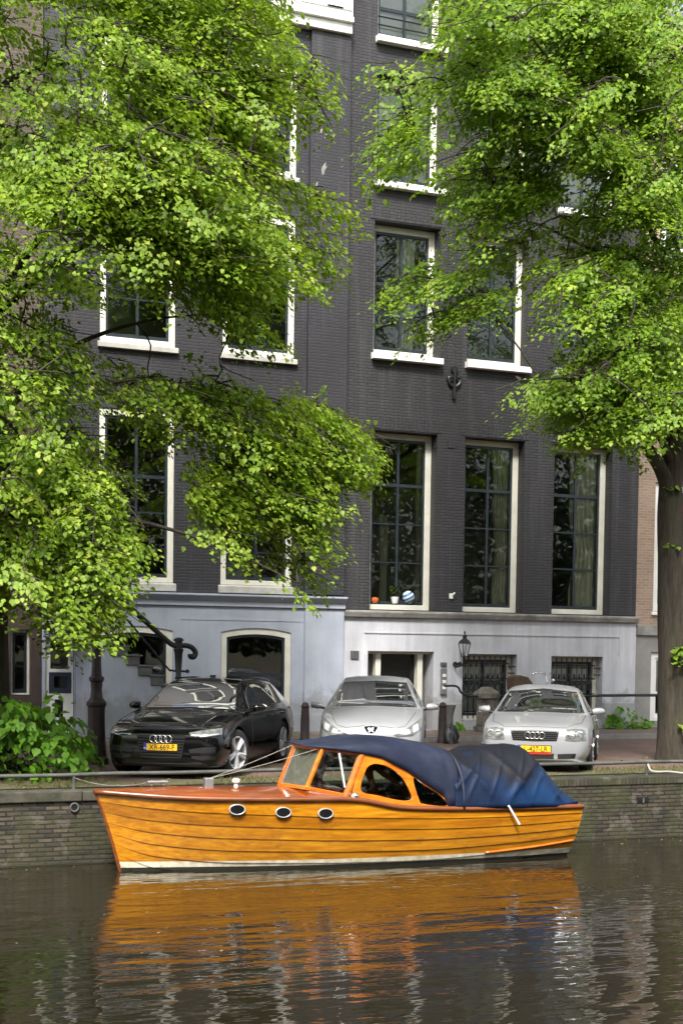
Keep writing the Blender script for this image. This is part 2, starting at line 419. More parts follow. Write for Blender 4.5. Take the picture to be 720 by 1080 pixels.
M_['ledgegrey'] = mat('grey_stone_base', (.30, .29, .28), .85, vs=2.5, bmp=.2, col2=(.20, .20, .195))
M_['sill_stone'] = mat('sill_stone', (.42, .41, .38), .7, vs=4, bmp=.1)

def window(house, X0, X1, Z0, Z1, Y, fw=.13, bars=(), mid=True, sash='sash', frame='ivory', sill=None, sillm='white', arch=0,
           pane='glass', curtain=None, depth=.10, head=None, label=None, sill_out=.07, blind=None):
    """a framed sash window whose outer frame face stands at depth Y"""
    fr = MB(); hd = head or fw
    if arch:
        outer = arch_rect(X0, X1, Z0, Z1, arch); inner = arch_rect(X0+fw, X1-fw, Z0+fw*.6, Z1-hd, arch*.8)
    else:
        outer = rect(X0, X1, Z0, Z1); inner = rect(X0+fw, X1-fw, Z0+fw*.8, Z1-hd)
    fr.prism(outer, [inner], Y, Y+depth)
    w = fr.build('window', M_[frame], house, bevel=.006, bseg=1)
    if label: w['label'] = label
    a0, a1, b0, b1 = X0+fw, X1-fw, Z0+fw*(.6 if arch else .8), Z1-hd
    s = MB(); e = .055; ys = Y+.035
    if arch: s.prism(arch_rect(a0, a1, b0, b1, arch*.8), [arch_rect(a0+e, a1-e, b0+.08, b1-e, arch*.75)], ys, ys+.05)
    else: s.prism(rect(a0+.001, a1-.001, b0+.001, b1-.001), [rect(a0+e, a1-e, b0+.08, b1-e)], ys, ys+.05)
    if mid:
        c = (a0+a1)/2; s.box(c-.03, c+.03, ys+.004, ys+.046, b0+.08, b1-e)
    for k, z in enumerate(bars):
        t = .035 if k == 0 else .015
        xs = [(a0+e, (a0+a1)/2-.03), ((a0+a1)/2+.03, a1-e)] if mid else [(a0+e, a1-e)]
        for x0, x1 in xs: s.box(x0, x1, ys+.007, ys+.043, z-t, z+t)
    s.build('sash', M_[sash], w)
    g = MB(); g.box(a0+e-.01, a1-e+.01, ys+.022, ys+.027, b0+.07, b1-e+.005)
    if arch:
        g = MB(); g.prism(arch_rect(a0+e-.01, a1-e+.01, b0+.07, b1-e+.005, arch*.75), (), ys+.022, ys+.027)
    g.build('pane', M_[pane], w)
    if sill:
        sb = MB(); sb.prism([(Y-sill_out-.06, Z0-sill), (Y+depth, Z0-sill), (Y+depth, Z0-.003), (Y, Z0-.003), (Y-sill_out-.06, Z0-.035)], (), X0-.05, X1+.05, to=lambda a, b_, d: (d, a, b_))
        sb.build('sill', M_[sillm], w, bevel=.008, bseg=1)
    if curtain:
        for (cx0, cx1, cz0, cz1) in curtain:
            P = []
            for i in range(41):
                t = i/40; row = []
                for j in range(9):
                    zz = cz0+(cz1-cz0)*j/8; pin = 1-.25*math.exp(-((zz-cz0-.35*(cz1-cz0))/.5)**2)
                    xx = cx0+(cx1-cx0)*(1-(1-t)*pin)
                    row.append((xx, Y+.15+.035*sin(t*34+.4*j), zz))
                P.append(row)
            MB().grid(P).build('curtain', M_['curtain'], w, smooth=True)
    if blind:
        bb = MB(); bb.box(a0+e, a1-e, ys+.09, ys+.10, blind[0], blind[1]); bb.build('blind', M_['net'], w)
    return w

def shell(house, X0, X1, Ztop, floors, depth=9.0, name='interior'):
    """rooms behind the windows: side walls, back wall, floor slabs, roof"""
    b = MB(); Y0, Y1 = YF+.45, YF+depth
    b.box(X0+.02, X0+.2, Y0, Y1, .05, Ztop); b.box(X1-.2, X1-.02, Y0, Y1, .05, Ztop)
    b.box(X0+.2, X1-.2, YF+3.4, YF+3.5, .05, Ztop)
    for z in floors: b.box(X0+.2, X1-.2, Y0, YF+3.4, z-.15, z)
    b.build(name, M_['room'], house)
    r = MB(); r.prism([(YF+.1, Ztop), (YF+depth, Ztop), (YF+depth*.5, Ztop+2.6)], (), X0+.02, X1-.02, to=lambda a, b_, d: (d, a, b_))
    r.build('roof', M_['stonegrey'], house)

# ---- the middle house: dark brick over a pale stone ground floor
hm = thing('canal_house', 'tall dark grey brick canal house with pale stone ground floor and barred windows', 'house', (17.5, YF, .1))
XM0, XM1 = 13.66, 21.46
cols = [(14.33, 15.97), (16.69, 18.27), (19.08, 20.70)]
openings = []
for (a0, a1) in cols:
    openings += [rect(a0, a1, 2.83, 6.84), rect(a0, a1, 8.55, 11.45), rect(a0, a1, 12.32, 14.65), rect(a0, a1, 15.45, 17.2)]
b = MB(); b.prism(rect(XM0, XM1, 2.821, 19.2), openings, YF, YF+.4); b.build('wall', M_['darkbrick'], hm)
# soldier arches over the tall windows
for (a0, a1) in cols:
    for zt in (6.86, 11.47):
        b = MB(); n = 20
        for i in range(n):
            x0 = a0-.12+(a1-a0+.24)*i/n; x1 = a0-.12+(a1-a0+.24)*(i+1)/n
            b.box(x0+.004, x1-.004, YF-.012, YF+.05, zt, zt+.30)
        b.build('soldier_course', M_['darkbrick'], hm, bevel=.004, bseg=1)
bo = [rect(14.29, 15.95, .101, 1.90), rect(16.70, 18.14, .31, 1.86), rect(19.08, 20.52, .31, 1.83)]
b = MB(); b.prism(rect(XM0, XM1, .1, 2.66), bo, YF-.04, YF+.4); b.build('stone_base', M_['palestone'], hm, bevel=.008, bseg=1)
b = MB()
for (z0, z1) in ((2.30, 2.33),): b.box(14.2, 21.0, YF-.06, YF-.038, z0, z1)
b.box(20.97, 21.0, YF-.06, YF-.038, 1.86, 2.3)
b.build('moulding', M_['palestone'], hm)
for (a0, a1) in ((XM0+.02, 14.27), (15.97, 16.68), (18.16, 19.06), (20.54, 21.44)): MB().box(a0, a1, YF-.09, YF-.038, .1, .72).build('plinth', M_['palestone'], hm, bevel=.008, bseg=1)
b = MB(); b.prism([(YF-.16, 2.76), (YF-.12, 2.66), (YF+.1, 2.66), (YF+.1, 2.82), (YF-.16, 2.80)], (), XM0-.0, XM1+.02, to=lambda a, b_, d: (d, a, b_))
b.build('ledge', M_['ledge'], hm, bevel=.006, bseg=1)
b = MB(); b.box(XM0, XM1, YF-.35, YF+.3, 19.2, 19.8); b.build('cornice', M_['white'], hm)
shell(hm, XM0, XM1, 19.2, (.1, 2.75, 7.4, 11.9, 15.2, 19.1))
for k, (a0, a1) in enumerate(cols):
    cur = [None, [(a0+1.0, a1-.15, 2.95, 6.7)], [(a0+.72, a1-.15, 2.95, 6.7)]][k]
    if k == 0: cur = [(a0+.42, a0+.62, 2.95, 5.0), (a1-.30, a1-.1, 2.95, 6.7)]
    window(hm, a0, a1, 2.84, 6.83, YF+.29, .145, (5.67, 4.79, 3.92), curtain=cur, head=.13)
    window(hm, a0, a1, 8.56, 11.44, YF+.29, .145, (10.15, 9.45), sill=.17, sill_out=.40, curtain=[(a0+.75, a0+1.2, 8.7, 11.3)] if k == 0 else None)
    window(hm, a0, a1, 12.33, 14.64, YF+.29, .145, (13.4,), sill=.17, sill_out=.40, blind=(12.5, 14.6))
    window(hm, a0, a1, 15.46, 17.19, YF+.29, .145, (16.2,), sill=.17, sill_out=.40, blind=(15.6, 17.1) if k < 2 else None)
    b = MB()
    for z in (15.72, 15.9): b.tube([(a0+.02, YF+.06, z), (a1-.02, YF+.06, z)], .018, 6)
    b.build('window_guard', M_['iron'], hm)
# recessed front door between white posts
b = MB(); b.box(14.29, 15.95, YF+.42, YF+.47, .1, 1.95); b.build('porch_back', M_['ledgegrey'], hm)
for x0 in (14.56, 15.62):
    b = MB(); b.box(x0, x0+.13, YF+.12, YF+.30, .1, 1.90); b.build('porch_post', M_['ivory'], hm, bevel=.01)
b = MB(); b.box(14.29, 15.95, YF+.10, YF+.30, 1.84, 1.899); b.build('porch_lintel', M_['ivory'], hm, bevel=.008)
d = MB(); d.box(14.69, 15.62, YF+.30, YF+.36, .1, 1.84)
for (z0, z1) in ((.25, .75), (.85, 1.7)):
    d.prism(rect(14.79, 15.52, z0, z1), [rect(14.84, 15.47, z0+.05, z1-.05)], YF+.285, YF+.301)
dr = d.build('door', M_['gloss_black'], hm, bevel=.006)
b = MB(); b.lathe([(.0, 0), (.03, .005), (.035, .03), (.0, .05)], (15.5, YF+.29, .98), 12, M=Matrix.Rotation(rad(90), 3, 'X')); b.build('handle', M_['chrome'], dr, smooth=True)
# barred basement windows
for (a0, a1, z0, z1) in ((16.70, 18.14, .31, 1.86), (19.08, 20.52, .31, 1.83)):
    w = window(hm, a0, a1, z0, z1, YF+.24, .13, (1.2,), sill=None, blind=(z0+.2, z1-.3))
    b = MB(); n = 9
    for i in range(n):
        x = a0+.08+(a1-a0-.30)*i/(n-1); b.tube([(x, YF+.09, z0+.05), (x, YF+.09, z1-.04)], .014, 6)
    for z in (z0+.18, z0+.62, z0+.98, z1-.22): b.tube([(a0+.01, YF+.09, z), (a1-.14, YF+.09, z)], .016, 6)
    for i in range(n-1):      # scrolled middle band
        x = a0+.08+(a1-a0-.30)*(i+.5)/(n-1)
        b.tube([(x+.055*cos(k*PI/6), YF+.09, z0+.80+.09*sin(k*PI/6)) for k in range(13)], .012, 5, cap=False)
        b.tube([(x, YF+.09, z0+.98), (x, YF+.09, z0+1.10)], .022, 5)
    b.build('window_bars', M_['iron'], hm, smooth=True)
    for z in (z1-.28, z1-.44): MB().tube([(a1-.16, YF+.10, z), (a1-.0, YF+.05, z)], .02, 6).build('bar_bracket', M_['iron'], hm)
# wall anchors
def anchor(x, z):
    b = MB(); y = YF-.04
    b.tube([(x, y, z-.36), (x, y, z+.30)], .045, 6, square=True)
    for s_ in (-1, 1):
        b.tube(crom([(x, y, z-.10), (x+s_*.12, y, z-.02), (x+s_*.15, y, z+.10), (x+s_*.06, y, z+.12)], 5), .04, 6)
        b.lathe([(.0, -.02), (.075, -.02), (.075, .02), (0, .02)], (x+s_*.12, y, z+.10), 10, M=Matrix.Rotation(rad(90), 3, 'X'))
    b.lathe([(.0, -.02), (.085, -.02), (.085, .02), (0, .02)], (x, y, z+.30), 12, M=Matrix.Rotation(rad(90), 3, 'X'))
    b.build('wall_anchor', M_['iron'], hm)
anchor(16.36, 8.03); anchor(18.68, 8.10)
b = MB(); b.box(16.24, 16.42, YF-.02, YF+.02, 6.56, 6.74); b.build('vent', M_['darkbrick2'], hm)
b = MB(); b.box(16.33, 16.42, YF-.05, YF, 3.12, 3.24); b.tube([(16.39, YF-.05, 3.2), (16.44, YF-.09, 3.26)], .025, 6); b.build('wall_fitting', M_['white'], hm, bevel=.01)
b = MB(); b.box(13.86, 14.06, YF-.07, YF-.04, 1.72, 1.90); b.build('vent', M_['stonegrey'], hm)
ic = MB(); ic.box(16.12, 16.27, YF-.10, YF-.04, .92, 1.52); ico = ic.build('intercom', mat('brushed_panel', (.30, .30, .31), .35, .6), hm, bevel=.01)
b = MB()
for z in (1.08, 1.22, 1.36): b.box(16.15, 16.24, YF-.108, YF-.10, z-.035, z+.035)
b.build('name_plate', M_['white'], ico)
b = MB(); b.box(16.12, 16.27, YF-.08, YF-.04, 1.57, 1.66); b.build('letter_slot', M_['stonegrey'], hm)

# lantern on a bracket beside the door
lt = thing('wall_lantern', 'small glazed black lantern on a scrolled bracket between door and barred window', 'lantern', (16.56, YF-.04, 1.75))
b = MB(); y = YF-.30; x = 16.60
b.tube(crom([(x-.10, YF-.04, 1.62), (x-.12, YF-.14, 1.56), (x-.02, YF-.26, 1.62), (x, y, 1.78)], 6), .022, 7)
b.lathe([(0, -.015), (.06, -.015), (.06, .015), (0, .015)], (x-.10, YF-.05, 1.62), 12, M=Matrix.Rotation(rad(90), 3, 'X'))
b.lathe([(0, -.015), (.05, -.015), (.05, .015), (0, .015)], (x-.05, YF-.17, 1.63), 12, M=Matrix.Rotation(rad(90), 3, 'X'))
b.build('bracket', M_['iron'], lt, smooth=True, angle=50)
b = MB()
for k in range(4):
    w = PI/4+k*PI/2; w2 = w+PI/2
    lo, hi = .075, .145
    b.tube([(x+lo*cos(w), y+lo*sin(w), 1.80), (x+hi*cos(w), y+hi*sin(w), 2.10)], .009, 5)
    for r_, z in ((lo, 1.80), (hi, 2.10)): b.tube([(x+r_*cos(w), y+r_*sin(w), z), (x+r_*cos(w2), y+r_*sin(w2), z)], .010, 5)
b.build('lantern_frame', M_['iron'], lt)
b = MB(); b.lathe([(.155, 2.10), (.12, 2.16), (.05, 2.21), (.045, 2.25), (.07, 2.26), (.02, 2.30), (.02, 2.33), (.03, 2.35), (0, 2.40)], (x, y, 0), 4, M=Matrix.Rotation(PI/4, 3, 'Z')); b.build('lantern_roof', M_['iron'], lt)
b = MB(); b.lathe([(.068, 1.81), (.136, 2.09)], (x, y, 0), 4, M=Matrix.Rotation(PI/4, 3, 'Z')); b.build('lantern_glass', M_['clear'], lt)

# things standing on the sill inside the first tall window
t = MB(); t.lathe([(.0, -.15)]+[(.15*sin(k*PI/10), -.15*cos(k*PI/10)) for k in range(1, 10)]+[(0, .15)], (15.47, YF+.36, 3.14), 18)
def stripes():
    m_, nt, p = newmat('blue_white_stripes'); tc = nt.nodes.new('ShaderNodeTexCoord'); mp = N(nt, 'ShaderNodeMapping'); mp.inputs['Rotation'].default_value = (0, .5, 0)
    nt.links.new(tc.outputs['Object'], mp.inputs[0]); w = N(nt, 'ShaderNodeTexWave', Scale=3.6, bands_direction='Z'); nt.links.new(mp.outputs[0], w.inputs[0])
    nt.links.new(ramp(nt, w.outputs['Fac'], [(.45, (.55, .6, .65)), (.5, (.05, .15, .32))]), p.inputs['Base Color']); return m_
tag(t.build('striped_ball', stripes(), smooth=True), 'round blue and white striped ball on the inner sill of the tall window', 'ball')
pp = thing('potted_plant', 'small green plant in a white pot on the tall window sill', 'plant', (15.12, YF+.34, 2.99))
b = MB(); b.lathe([(.07, 2.99), (.10, 3.14), (.085, 3.14), (.08, 3.1)], (15.12, YF+.34, 0), 14); b.build('pot', M_['white'], pp, smooth=True, angle=40)
M_['leaf_plain'] = leaf_mat('plain_leaf', (.04, .08, .015), (.09, .16, .03), (.12, .2, .02))
b = MB()
for k in range(40):
    a_ = random.uniform(0, 6.28); h = random.uniform(.1, .32); r_ = random.uniform(.02, .14); c = Vector((15.12+r_*cos(a_), YF+.34+r_*sin(a_)*.6, 3.12+h*.8))
    e = Vector((cos(a_), sin(a_), .3))*.06; s_ = Vector((-sin(a_), cos(a_), .2))*.03; b.add([c-e, c+s_, c+e, c-s_], [(0, 1, 2, 3)])
b.build('leaves', M_['leaf_plain'], pp)
b = MB(); b.lathe([(.05, 2.98), (.09, 3.05), (.08, 3.10), (.02, 3.12)], (14.62, YF+.34, 0), 12)
tag(b.build('orange_bowl', plain('orange_glaze', (.6, .14, .03), .3), smooth=True, angle=40), 'small orange bowl on the sill of the tall window', 'bowl')

# ---- the left house: stoop, blue-grey basement
hl = thing('canal_house', 'dark painted brick house with blue-grey ground floor and stone stoop', 'house', (10.3, YF, .1))
XL0, XL1 = 6.95, 13.65
lc = [(8.12, 9.74), (10.79, 12.43)]
op = []
for (a0, a1) in lc: op += [rect(a0, a1, 3.28, 6.86), rect(a0, a1, 8.22, 11.2), rect(a0, a1, 12.1, 14.4)]
op.append(rect(7.0, 7.72, 3.0, 5.6))
b = MB(); b.prism(rect(XL0, XL1, 3.081, 15.3), op, YF-.02, YF+.4); b.build('wall', M_['darkbrick2'], hl)
b = MB(); b.box(12.72, XL1, YF-.13, YF-.021, 3.13, 15.28); b.build('pilaster', M_['darkbrick2'], hl, bevel=.006, bseg=1)
op = [arch_rect(10.82, 12.43, .62, 2.36, .09), arch_rect(8.10, 9.73, .62, 2.36, .09), rect(7.02, 7.62, .11, 2.1)]
b = MB(); b.prism(rect(XL0, XL1, .1, 2.82), op, YF-.05, YF+.4); b.box(12.72, XL1, YF-.15, YF-.051, .1, 2.81)
b.build('rendered_base', M_['bluestone'], hl, bevel=.006, bseg=1)
b = MB(); b.box(9.9, 12.71, YF-.075, YF-.052, .1, .50); b.build('plinth', M_['bluestone'], hl, bevel=.006, bseg=1)
MB().box(12.71, XL1+.01, YF-.18, YF-.152, .1, .50).build('plinth', M_['bluestone'], hl, bevel=.006, bseg=1); MB().box(9.9, 12.7, YF-.06, YF-.051, 2.52, 2.55).build('moulding', M_['bluestone'], hl)
prof = [(YF+.1, 2.82), (YF-.10, 2.82), (YF-.10, 2.92), (YF-.16, 2.98), (YF-.22, 3.04), (YF-.22, 3.08), (YF+.1, 3.08)]
b = MB(); b.prism(prof, (), XL0, 12.70, to=lambda a, b_, d: (d, a, b_)); b.prism([(y-.10, z+.003) if y < YF else (y, z+.003) for y, z in prof], (), 12.70, XL1+.01, to=lambda a, b_, d: (d, a, b_))
b.build('ledge', M_['bluestone'], hl, bevel=.005, bseg=1)
b = MB()
for (y, z0, z1) in ((YF-.22, 15.28, 15.5), (YF-.30, 15.5, 15.62), (YF-.24, 15.62, 16.7), (YF-.36, 16.7, 16.85), (YF-.5, 16.85, 17.1)): b.box(XL0, XL1-.02, y, YF+.3, z0, z1)
for x0 in (7.3, 8.6, 9.9, 11.2, 12.4, 13.0): b.prism(rect(x0, min(x0+1.0, 13.6), 15.75, 16.6), [rect(x0+.06, min(x0+.94, 13.54), 15.81, 16.54)], YF-.265, YF-.239)
b.build('cornice', M_['white'], hl, bevel=.012, bseg=1)
shell(hl, XL0, XL1, 17.1, (.1, 2.95, 7.4, 11.7, 17.0))
for k, (a0, a1) in enumerate(lc):
    window(hl, a0, a1, 3.29, 6.85, YF+.0, .13, (5.5, 4.75, 4.0), sill=.18, sillm='sill_stone', sill_out=.02)
    window(hl, a0, a1, 8.23, 11.19, YF+.0, .13, (9.9, 9.15), sill=.14, sillm='sill_stone', sill_out=.06)
    window(hl, a0, a1, 12.11, 14.39, YF+.0, .13, (13.2,), sill=.14, sillm='sill_stone', sill_out=.06)
for (a0, a1) in ((10.82, 12.43), (8.10, 9.73)):
    window(hl, a0, a1, .62, 2.36, YF-.02, .13, (1.35,), mid=False, arch=.09, pane='glass')
# front door of the stoop and the basement door with its dark panes
f = MB(); f.prism(rect(7.0, 7.72, 2.34, 5.6), [rect(7.12, 7.60, 2.4, 4.5), rect(7.12, 7.60, 4.62, 5.48)], YF-.0, YF+.12); fo = f.build('door_frame', M_['ivory'], hl, bevel=.006, bseg=1)
b = MB(); b.box(7.12, 7.60, YF+.06, YF+.11, 2.4, 4.5); b.build('door', M_['sash'], fo)
b = MB(); b.box(7.12, 7.60, YF+.06, YF+.065, 4.62, 5.48); b.build('fanlight', M_['glass'], fo)
d = MB(); d.prism(rect(7.03, 7.61, .12, 2.08), [rect(7.13, 7.50, 1.45, 2.0), rect(7.10, 7.56, .95, 1.38), rect(7.22, 7.40, .45, .82)], YF+.0, YF+.06); do = d.build('basement_door', M_['white'], hl, bevel=.006, bseg=1)
for z in ((1.45, 2.0), (.95, 1.38)):
    b = MB(); b.box(7.1, 7.56, YF+.02, YF+.03, z[0], z[1]); b.build('pane', M_['glass'], do)
b = MB(); b.box(7.22, 7.40, YF+.02, YF+.05, .45, .82); b.build('letter_box', M_['black'], do)
b = MB(); b.prism(rect(7.10, 7.56, .95, 1.38), [rect(7.20, 7.46, 1.06, 1.30)], YF-.01, YF+.015); b.build('dark_panel', mat('navy_paint', (.03, .035, .06), .4), do)
b = MB(); b.box(7.30, 7.40, YF-.03, YF-.002, .85, .92); b.build('handle', M_['white'], do)
# stoop: painted flank with overhanging stone treads, iron hand rail
YS = 29.7
treads = [(8.16, 2.14), (8.44, 1.95), (8.69, 1.77), (8.95, 1.56), (9.19, 1.36), (9.45, 1.17), (9.70, .97), (9.95, .77), (10.2, .57), (10.45, .37), (10.7, .17)]
out = [(7.55, .1), (10.4, .1)]
st = [(x-.06, z-.16) for x, z in treads]
poly = [(7.64, .1), (10.70, .1)]
for i in range(len(treads)-1, -1, -1):
    x, z = treads[i]; xprev = treads[i+1][0] if i+1 < len(treads) else x+.25
    if z-.16 > .12: poly += [(x-.12, z-.17-.16), (x-.12, z-.17)] if i+1 < len(treads) else [(x-.12, z-.17)]
poly = [(7.64, .1), (9.92, .1)]
zs = [t_[1] for t_ in treads]; xs_ = [t_[0] for t_ in treads]
for i in range(8, 0, -1): poly += [(xs_[i]-.20, zs[i]-.20), (xs_[i]-.20, zs[i-1]-.20)] if False else [(xs_[i]-.14, max(.12, zs[i]-.17)), (xs_[i]-.28, zs[i]-.12)]
poly += [(xs_[0]-.14, zs[0]-.17), (7.64, zs[0]-.17)]
b = MB(); b.prism(poly, (), YS, YF-.08); sw = b.build('stoop', M_['bluestone'], hl)
for i, (x, z) in enumerate(treads):
    x0 = 7.40 if i == 0 else xs_[i-1]-.10
    b = MB(); b.box(x0 if i else 7.62, x, YS-.05, YF-.07, z-.035, z); b.box(x0+.02 if i else 7.64, x-.05, YS-.035, YF-.08, max(.1, z-.21), z-.036)
    b.build('tread', M_['stonegrey'], sw, bevel=.008, bseg=1)
b = MB(); b.box(7.0, 7.72, YS-.03, YF-.07, 2.10, 2.16); b.box(6.98, 7.74, YS-.08, YF-.07, 2.161, 2.33); b.build('landing', M_['bluestone'], sw, bevel=.01)
b = MB(); b.box(6.98, 7.76, YS-.10, YF-.07, 2.331, 2.37); b.build('landing_slab', M_['stonegrey'], sw, bevel=.008, bseg=1)
yr = YS+.03
hr = MB(); hr.tube(crom([(8.0, yr, 3.10), (8.25, yr, 2.88), (8.8, yr, 2.42), (9.22, yr, 2.06), (9.40, yr, 1.96), (9.6, yr, 1.97), (9.75, yr, 1.93), (9.83, yr, 1.83), (9.80, yr, 1.74), (9.73, yr, 1.74), (9.72, yr, 1.80)], 6), .055, 10)
hr.tube(crom([(7.2, yr, 3.3), (7.7, yr, 3.28), (8.0, yr, 3.10)], 5), .05, 10)
hro = hr.build('hand_rail', M_['iron'], hl, smooth=True)
b = MB(); b.lathe([(.06, .95), (.06, 1.25), (.075, 1.3), (.055, 1.34), (.085, 1.82), (.10, 1.86), (.10, 1.90), (.075, 1.91), (.075, 2.05), (.10, 2.06), (.10, 2.10), (.04, 2.13)], (9.47, yr, 0), 14); b.build('newel_post', M_['iron'], hro, smooth=True, angle=50)
b = MB(); b.tube(crom([(8.2, yr, 2.65), (8.40, yr, 2.46), (9.2, yr, 1.55), (9.33, yr, 1.46), (9.62, yr, 1.44)], 6), .022, 7); b.lathe([(0, -.04), (.04, -.02), (.045, .02), (0, .05)], (9.66, yr, 1.44), 10); b.build('lower_rail', M_['iron'], hro, smooth=True)
b = MB(); b.tube([(7.72, yr, 2.3), (7.72, yr, 3.28)], .035, 8); b.tube([(8.22, yr, 2.1), (8.22, yr, 2.9)], .02, 8); b.build('baluster', M_['iron'], hro)
b = MB().prism([(12.99, 12.2), (13.04, 12.24), (13.05, 12.31), (13.11, 12.42), (13.06, 12.40), (13.08, 12.5), (13.0, 12.40), (12.97, 12.33)], (), YF-.133, YF-.131).build('paint_patch', M_['ledge'], hl)
for (x, z) in ((12.82, 11.85), (12.9, 11.6), (13.05, 13.05), (13.25, 13.1), (12.95, 13.15), (12.86, 12.0)):
    MB().prism([(x-.02, z-.05), (x+.015, z-.04), (x+.04, z+.06), (x, z+.03)], (), YF-.133, YF-.131).build('paint_patch', M_['ledge'], hl)
b = MB(); b.box(12.98, 13.2, YF-.136, YF-.131, 14.28, 14.36); b.build('wall_slot', M_['black'], hl)
s_ = thing('blue_sign', 'small blue enamel sign beside the front door above the stoop', 'sign', (7.33, YF-.12, 2.9))
b = MB(); b.box(7.22, 7.42, YF-.12, YF-.09, 2.66, 3.02); b.build('plate', plain('blue_enamel', (.02, .12, .42), .3), s_, bevel=.01)
b = MB(); b.box(7.30, 7.34, YF-.09, YF-.02, 2.72, 2.96); b.build('bracket', M_['iron'], s_)
# chair behind the ground-floor window of the left house
ch = thing('chair', 'white upholstered chair back behind the ground floor window', 'chair', (11.1, YF+.8, 2.95))
b = MB(); b.prism(smooth_loop([(10.9, 3.3), (11.5, 3.3), (11.48, 3.75), (11.35, 3.82), (11.1, 3.8), (10.95, 3.6)], 4), (), YF+.5, YF+.6); b.build('backrest', M_['net'], ch, bevel=.02)
b = MB(); b.box(10.9, 11.5, YF+.6, YF+1.1, 3.3, 3.42); b.build('seat', M_['net'], ch, bevel=.03)
for (x, y) in ((10.93, .55), (11.47, .55), (10.93, 1.07), (11.47, 1.07)):
    b = MB(); b.tube([(x, YF+y, 2.951), (x, YF+y, 3.3)], .025, 6); b.build('leg', M_['sash'], ch)

# ---- right neighbour and far-left neighbour
hr_ = thing('canal_house', 'orange brick house with grey stone base, behind the right tree trunk', 'house', (26, YF, .1))
op = [rect(x0, x0+1.55, z0, z1) for x0 in (21.98, 24.5, 27.0) for z0, z1 in ((2.95, 6.1), (7.6, 10.4), (11.6, 13.9))]
b = MB(); b.prism(rect(21.48, 30, 2.60, 17), op, YF+.03, YF+.4); b.build('wall', M_['tanbrick'], hr_)
b = MB(); b.prism(rect(21.48, 30, .1, 2.36), [rect(x0, x0+1.3, .25, 1.95) for x0 in (21.95, 24.5, 27.0)], YF+.0, YF+.4); b.build('stone_base', M_['ledgegrey'], hr_, bevel=.006, bseg=1)
b = MB(); b.box(21.48, 30, YF-.06, YF+.3, 2.361, 2.60); b.build('ledge', M_['ledge'], hr_, bevel=.01)
shell(hr_, 21.48, 30, 17, (.1, 2.5, 7, 11, 16.9))
for x0 in (21.98, 24.5, 27.0):
    window(hr_, x0, x0+1.55, 2.96, 6.09, YF+.10, .14, (4.6,), sash='white', frame='white', sill=.1)
    window(hr_, x0, x0+1.55, 7.61, 10.39, YF+.10, .14, (9.0,), sash='white', frame='white', sill=.1)
    window(hr_, x0, x0+1.55, 11.61, 13.89, YF+.10, .14, (12.8,), sash='white', frame='white', sill=.1)
    window(hr_, x0, x0+1.3, .26, 1.94, YF+.06, .13, (.95,), sash='white', frame='white', mid=False, blind=(.95, 1.8))
aw = thing('awning', 'dark red window awning on the orange brick house', 'awning', (23.2, YF, 4.6))
b = MB(); P = [[(22.5+1.6*i/8, YF-.05-.75*j/6, 5.55-.75*(j/6)**1.2) for j in range(7)] for i in range(9)]; b.grid(P)
o = b.build('cloth', mat('red_awning_cloth', (.16, .035, .05), .9, vs=8), aw); md = o.modifiers.new('t', 'SOLIDIFY'); md.thickness = .015
b = MB(); b.tube([(22.5, YF-.8, 4.79), (24.1, YF-.8, 4.79)], .03, 8); b.build('front_bar', M_['white'], aw)
hf = thing('canal_house', 'brown house with dark shopfront, hidden behind the left tree', 'house', (2, YF, .1))
op = [rect(x0, x0+1.5, z0, z1) for x0 in (-1.2, 1.3, 3.8) for z0, z1 in ((3.1, 6.0), (7.6, 10.4), (11.6, 13.9))]
b = MB(); b.prism(rect(-2, 6.93, 2.7, 16), op, YF+.0, YF+.4); b.build('wall', brick_mat('brown_brick', (.10, .065, .05), (.07, .05, .04), (.09, .08, .07)), hf)
b = MB(); b.prism(rect(-2, 6.93, .1, 2.7), [rect(3.6, 6.1, .5, 2.3), rect(6.32, 6.72, .9, 2.25)], YF-.02, YF+.4); b.build('shop_base', mat('dull_brown_paint', (.065, .045, .042), .6, vs=3), hf)
shell(hf, -2, 6.93, 16, (.1, 2.6, 7, 11, 15.9))
for x0 in (-1.2, 1.3, 3.8):
    window(hf, x0, x0+1.5, 3.11, 5.99, YF+.10, .14, (4.6,), sill=.1); window(hf, x0, x0+1.5, 7.61, 10.39, YF+.10, .14, (9.0,), sill=.1); window(hf, x0, x0+1.5, 11.61, 13.89, YF+.10, .14, (12.8,), sill=.1)
window(hf, 3.6, 6.1, .51, 2.29, YF+.1, .1, (1.8,)); window(hf, 6.32, 6.72, .91, 2.24, YF+.1, .05, (), mid=False)
# ================================================================== STREET FURNITURE
M_['maroon'] = mat('maroon_iron', (.034, .020, .020), .5, var=.4, vs=8, bmp=.2)
def bollard(name='bollard'):
    t = thing(name, 'x', 'bollard', (0, 0, 0), 0, 'bollards along the pavement')
    b = MB(); b.lathe([(.115, 0), (.115, .05), (.095, .08), (.09, .5), (.075, .74)], n=16); b.build('post', M_['maroon'], t, smooth=True, angle=40)
    b = MB(); b.lathe([(.077, .741), (.088, .755), (.088, .775), (.075, .79), (.06, .83), (.03, .85), (0, .855)], n=16); b.build('cap', M_['maroon'], t, smooth=True, angle=40)
    return t
b0 = bollard(); b0.location = (11.73, 28.4, 0); b0['label'] = 'maroon iron bollard between the black car and the silver hatchback'
b1 = b0.copy(); COL.objects.link(b1); b1.location = (14.81, 28.3, 0); b1['label'] = 'maroon iron bollard right of the silver hatchback, by the dark planter'
for ch_ in list(b0.children):
    c_ = ch_.copy(); COL.objects.link(c_); c_.parent = b1

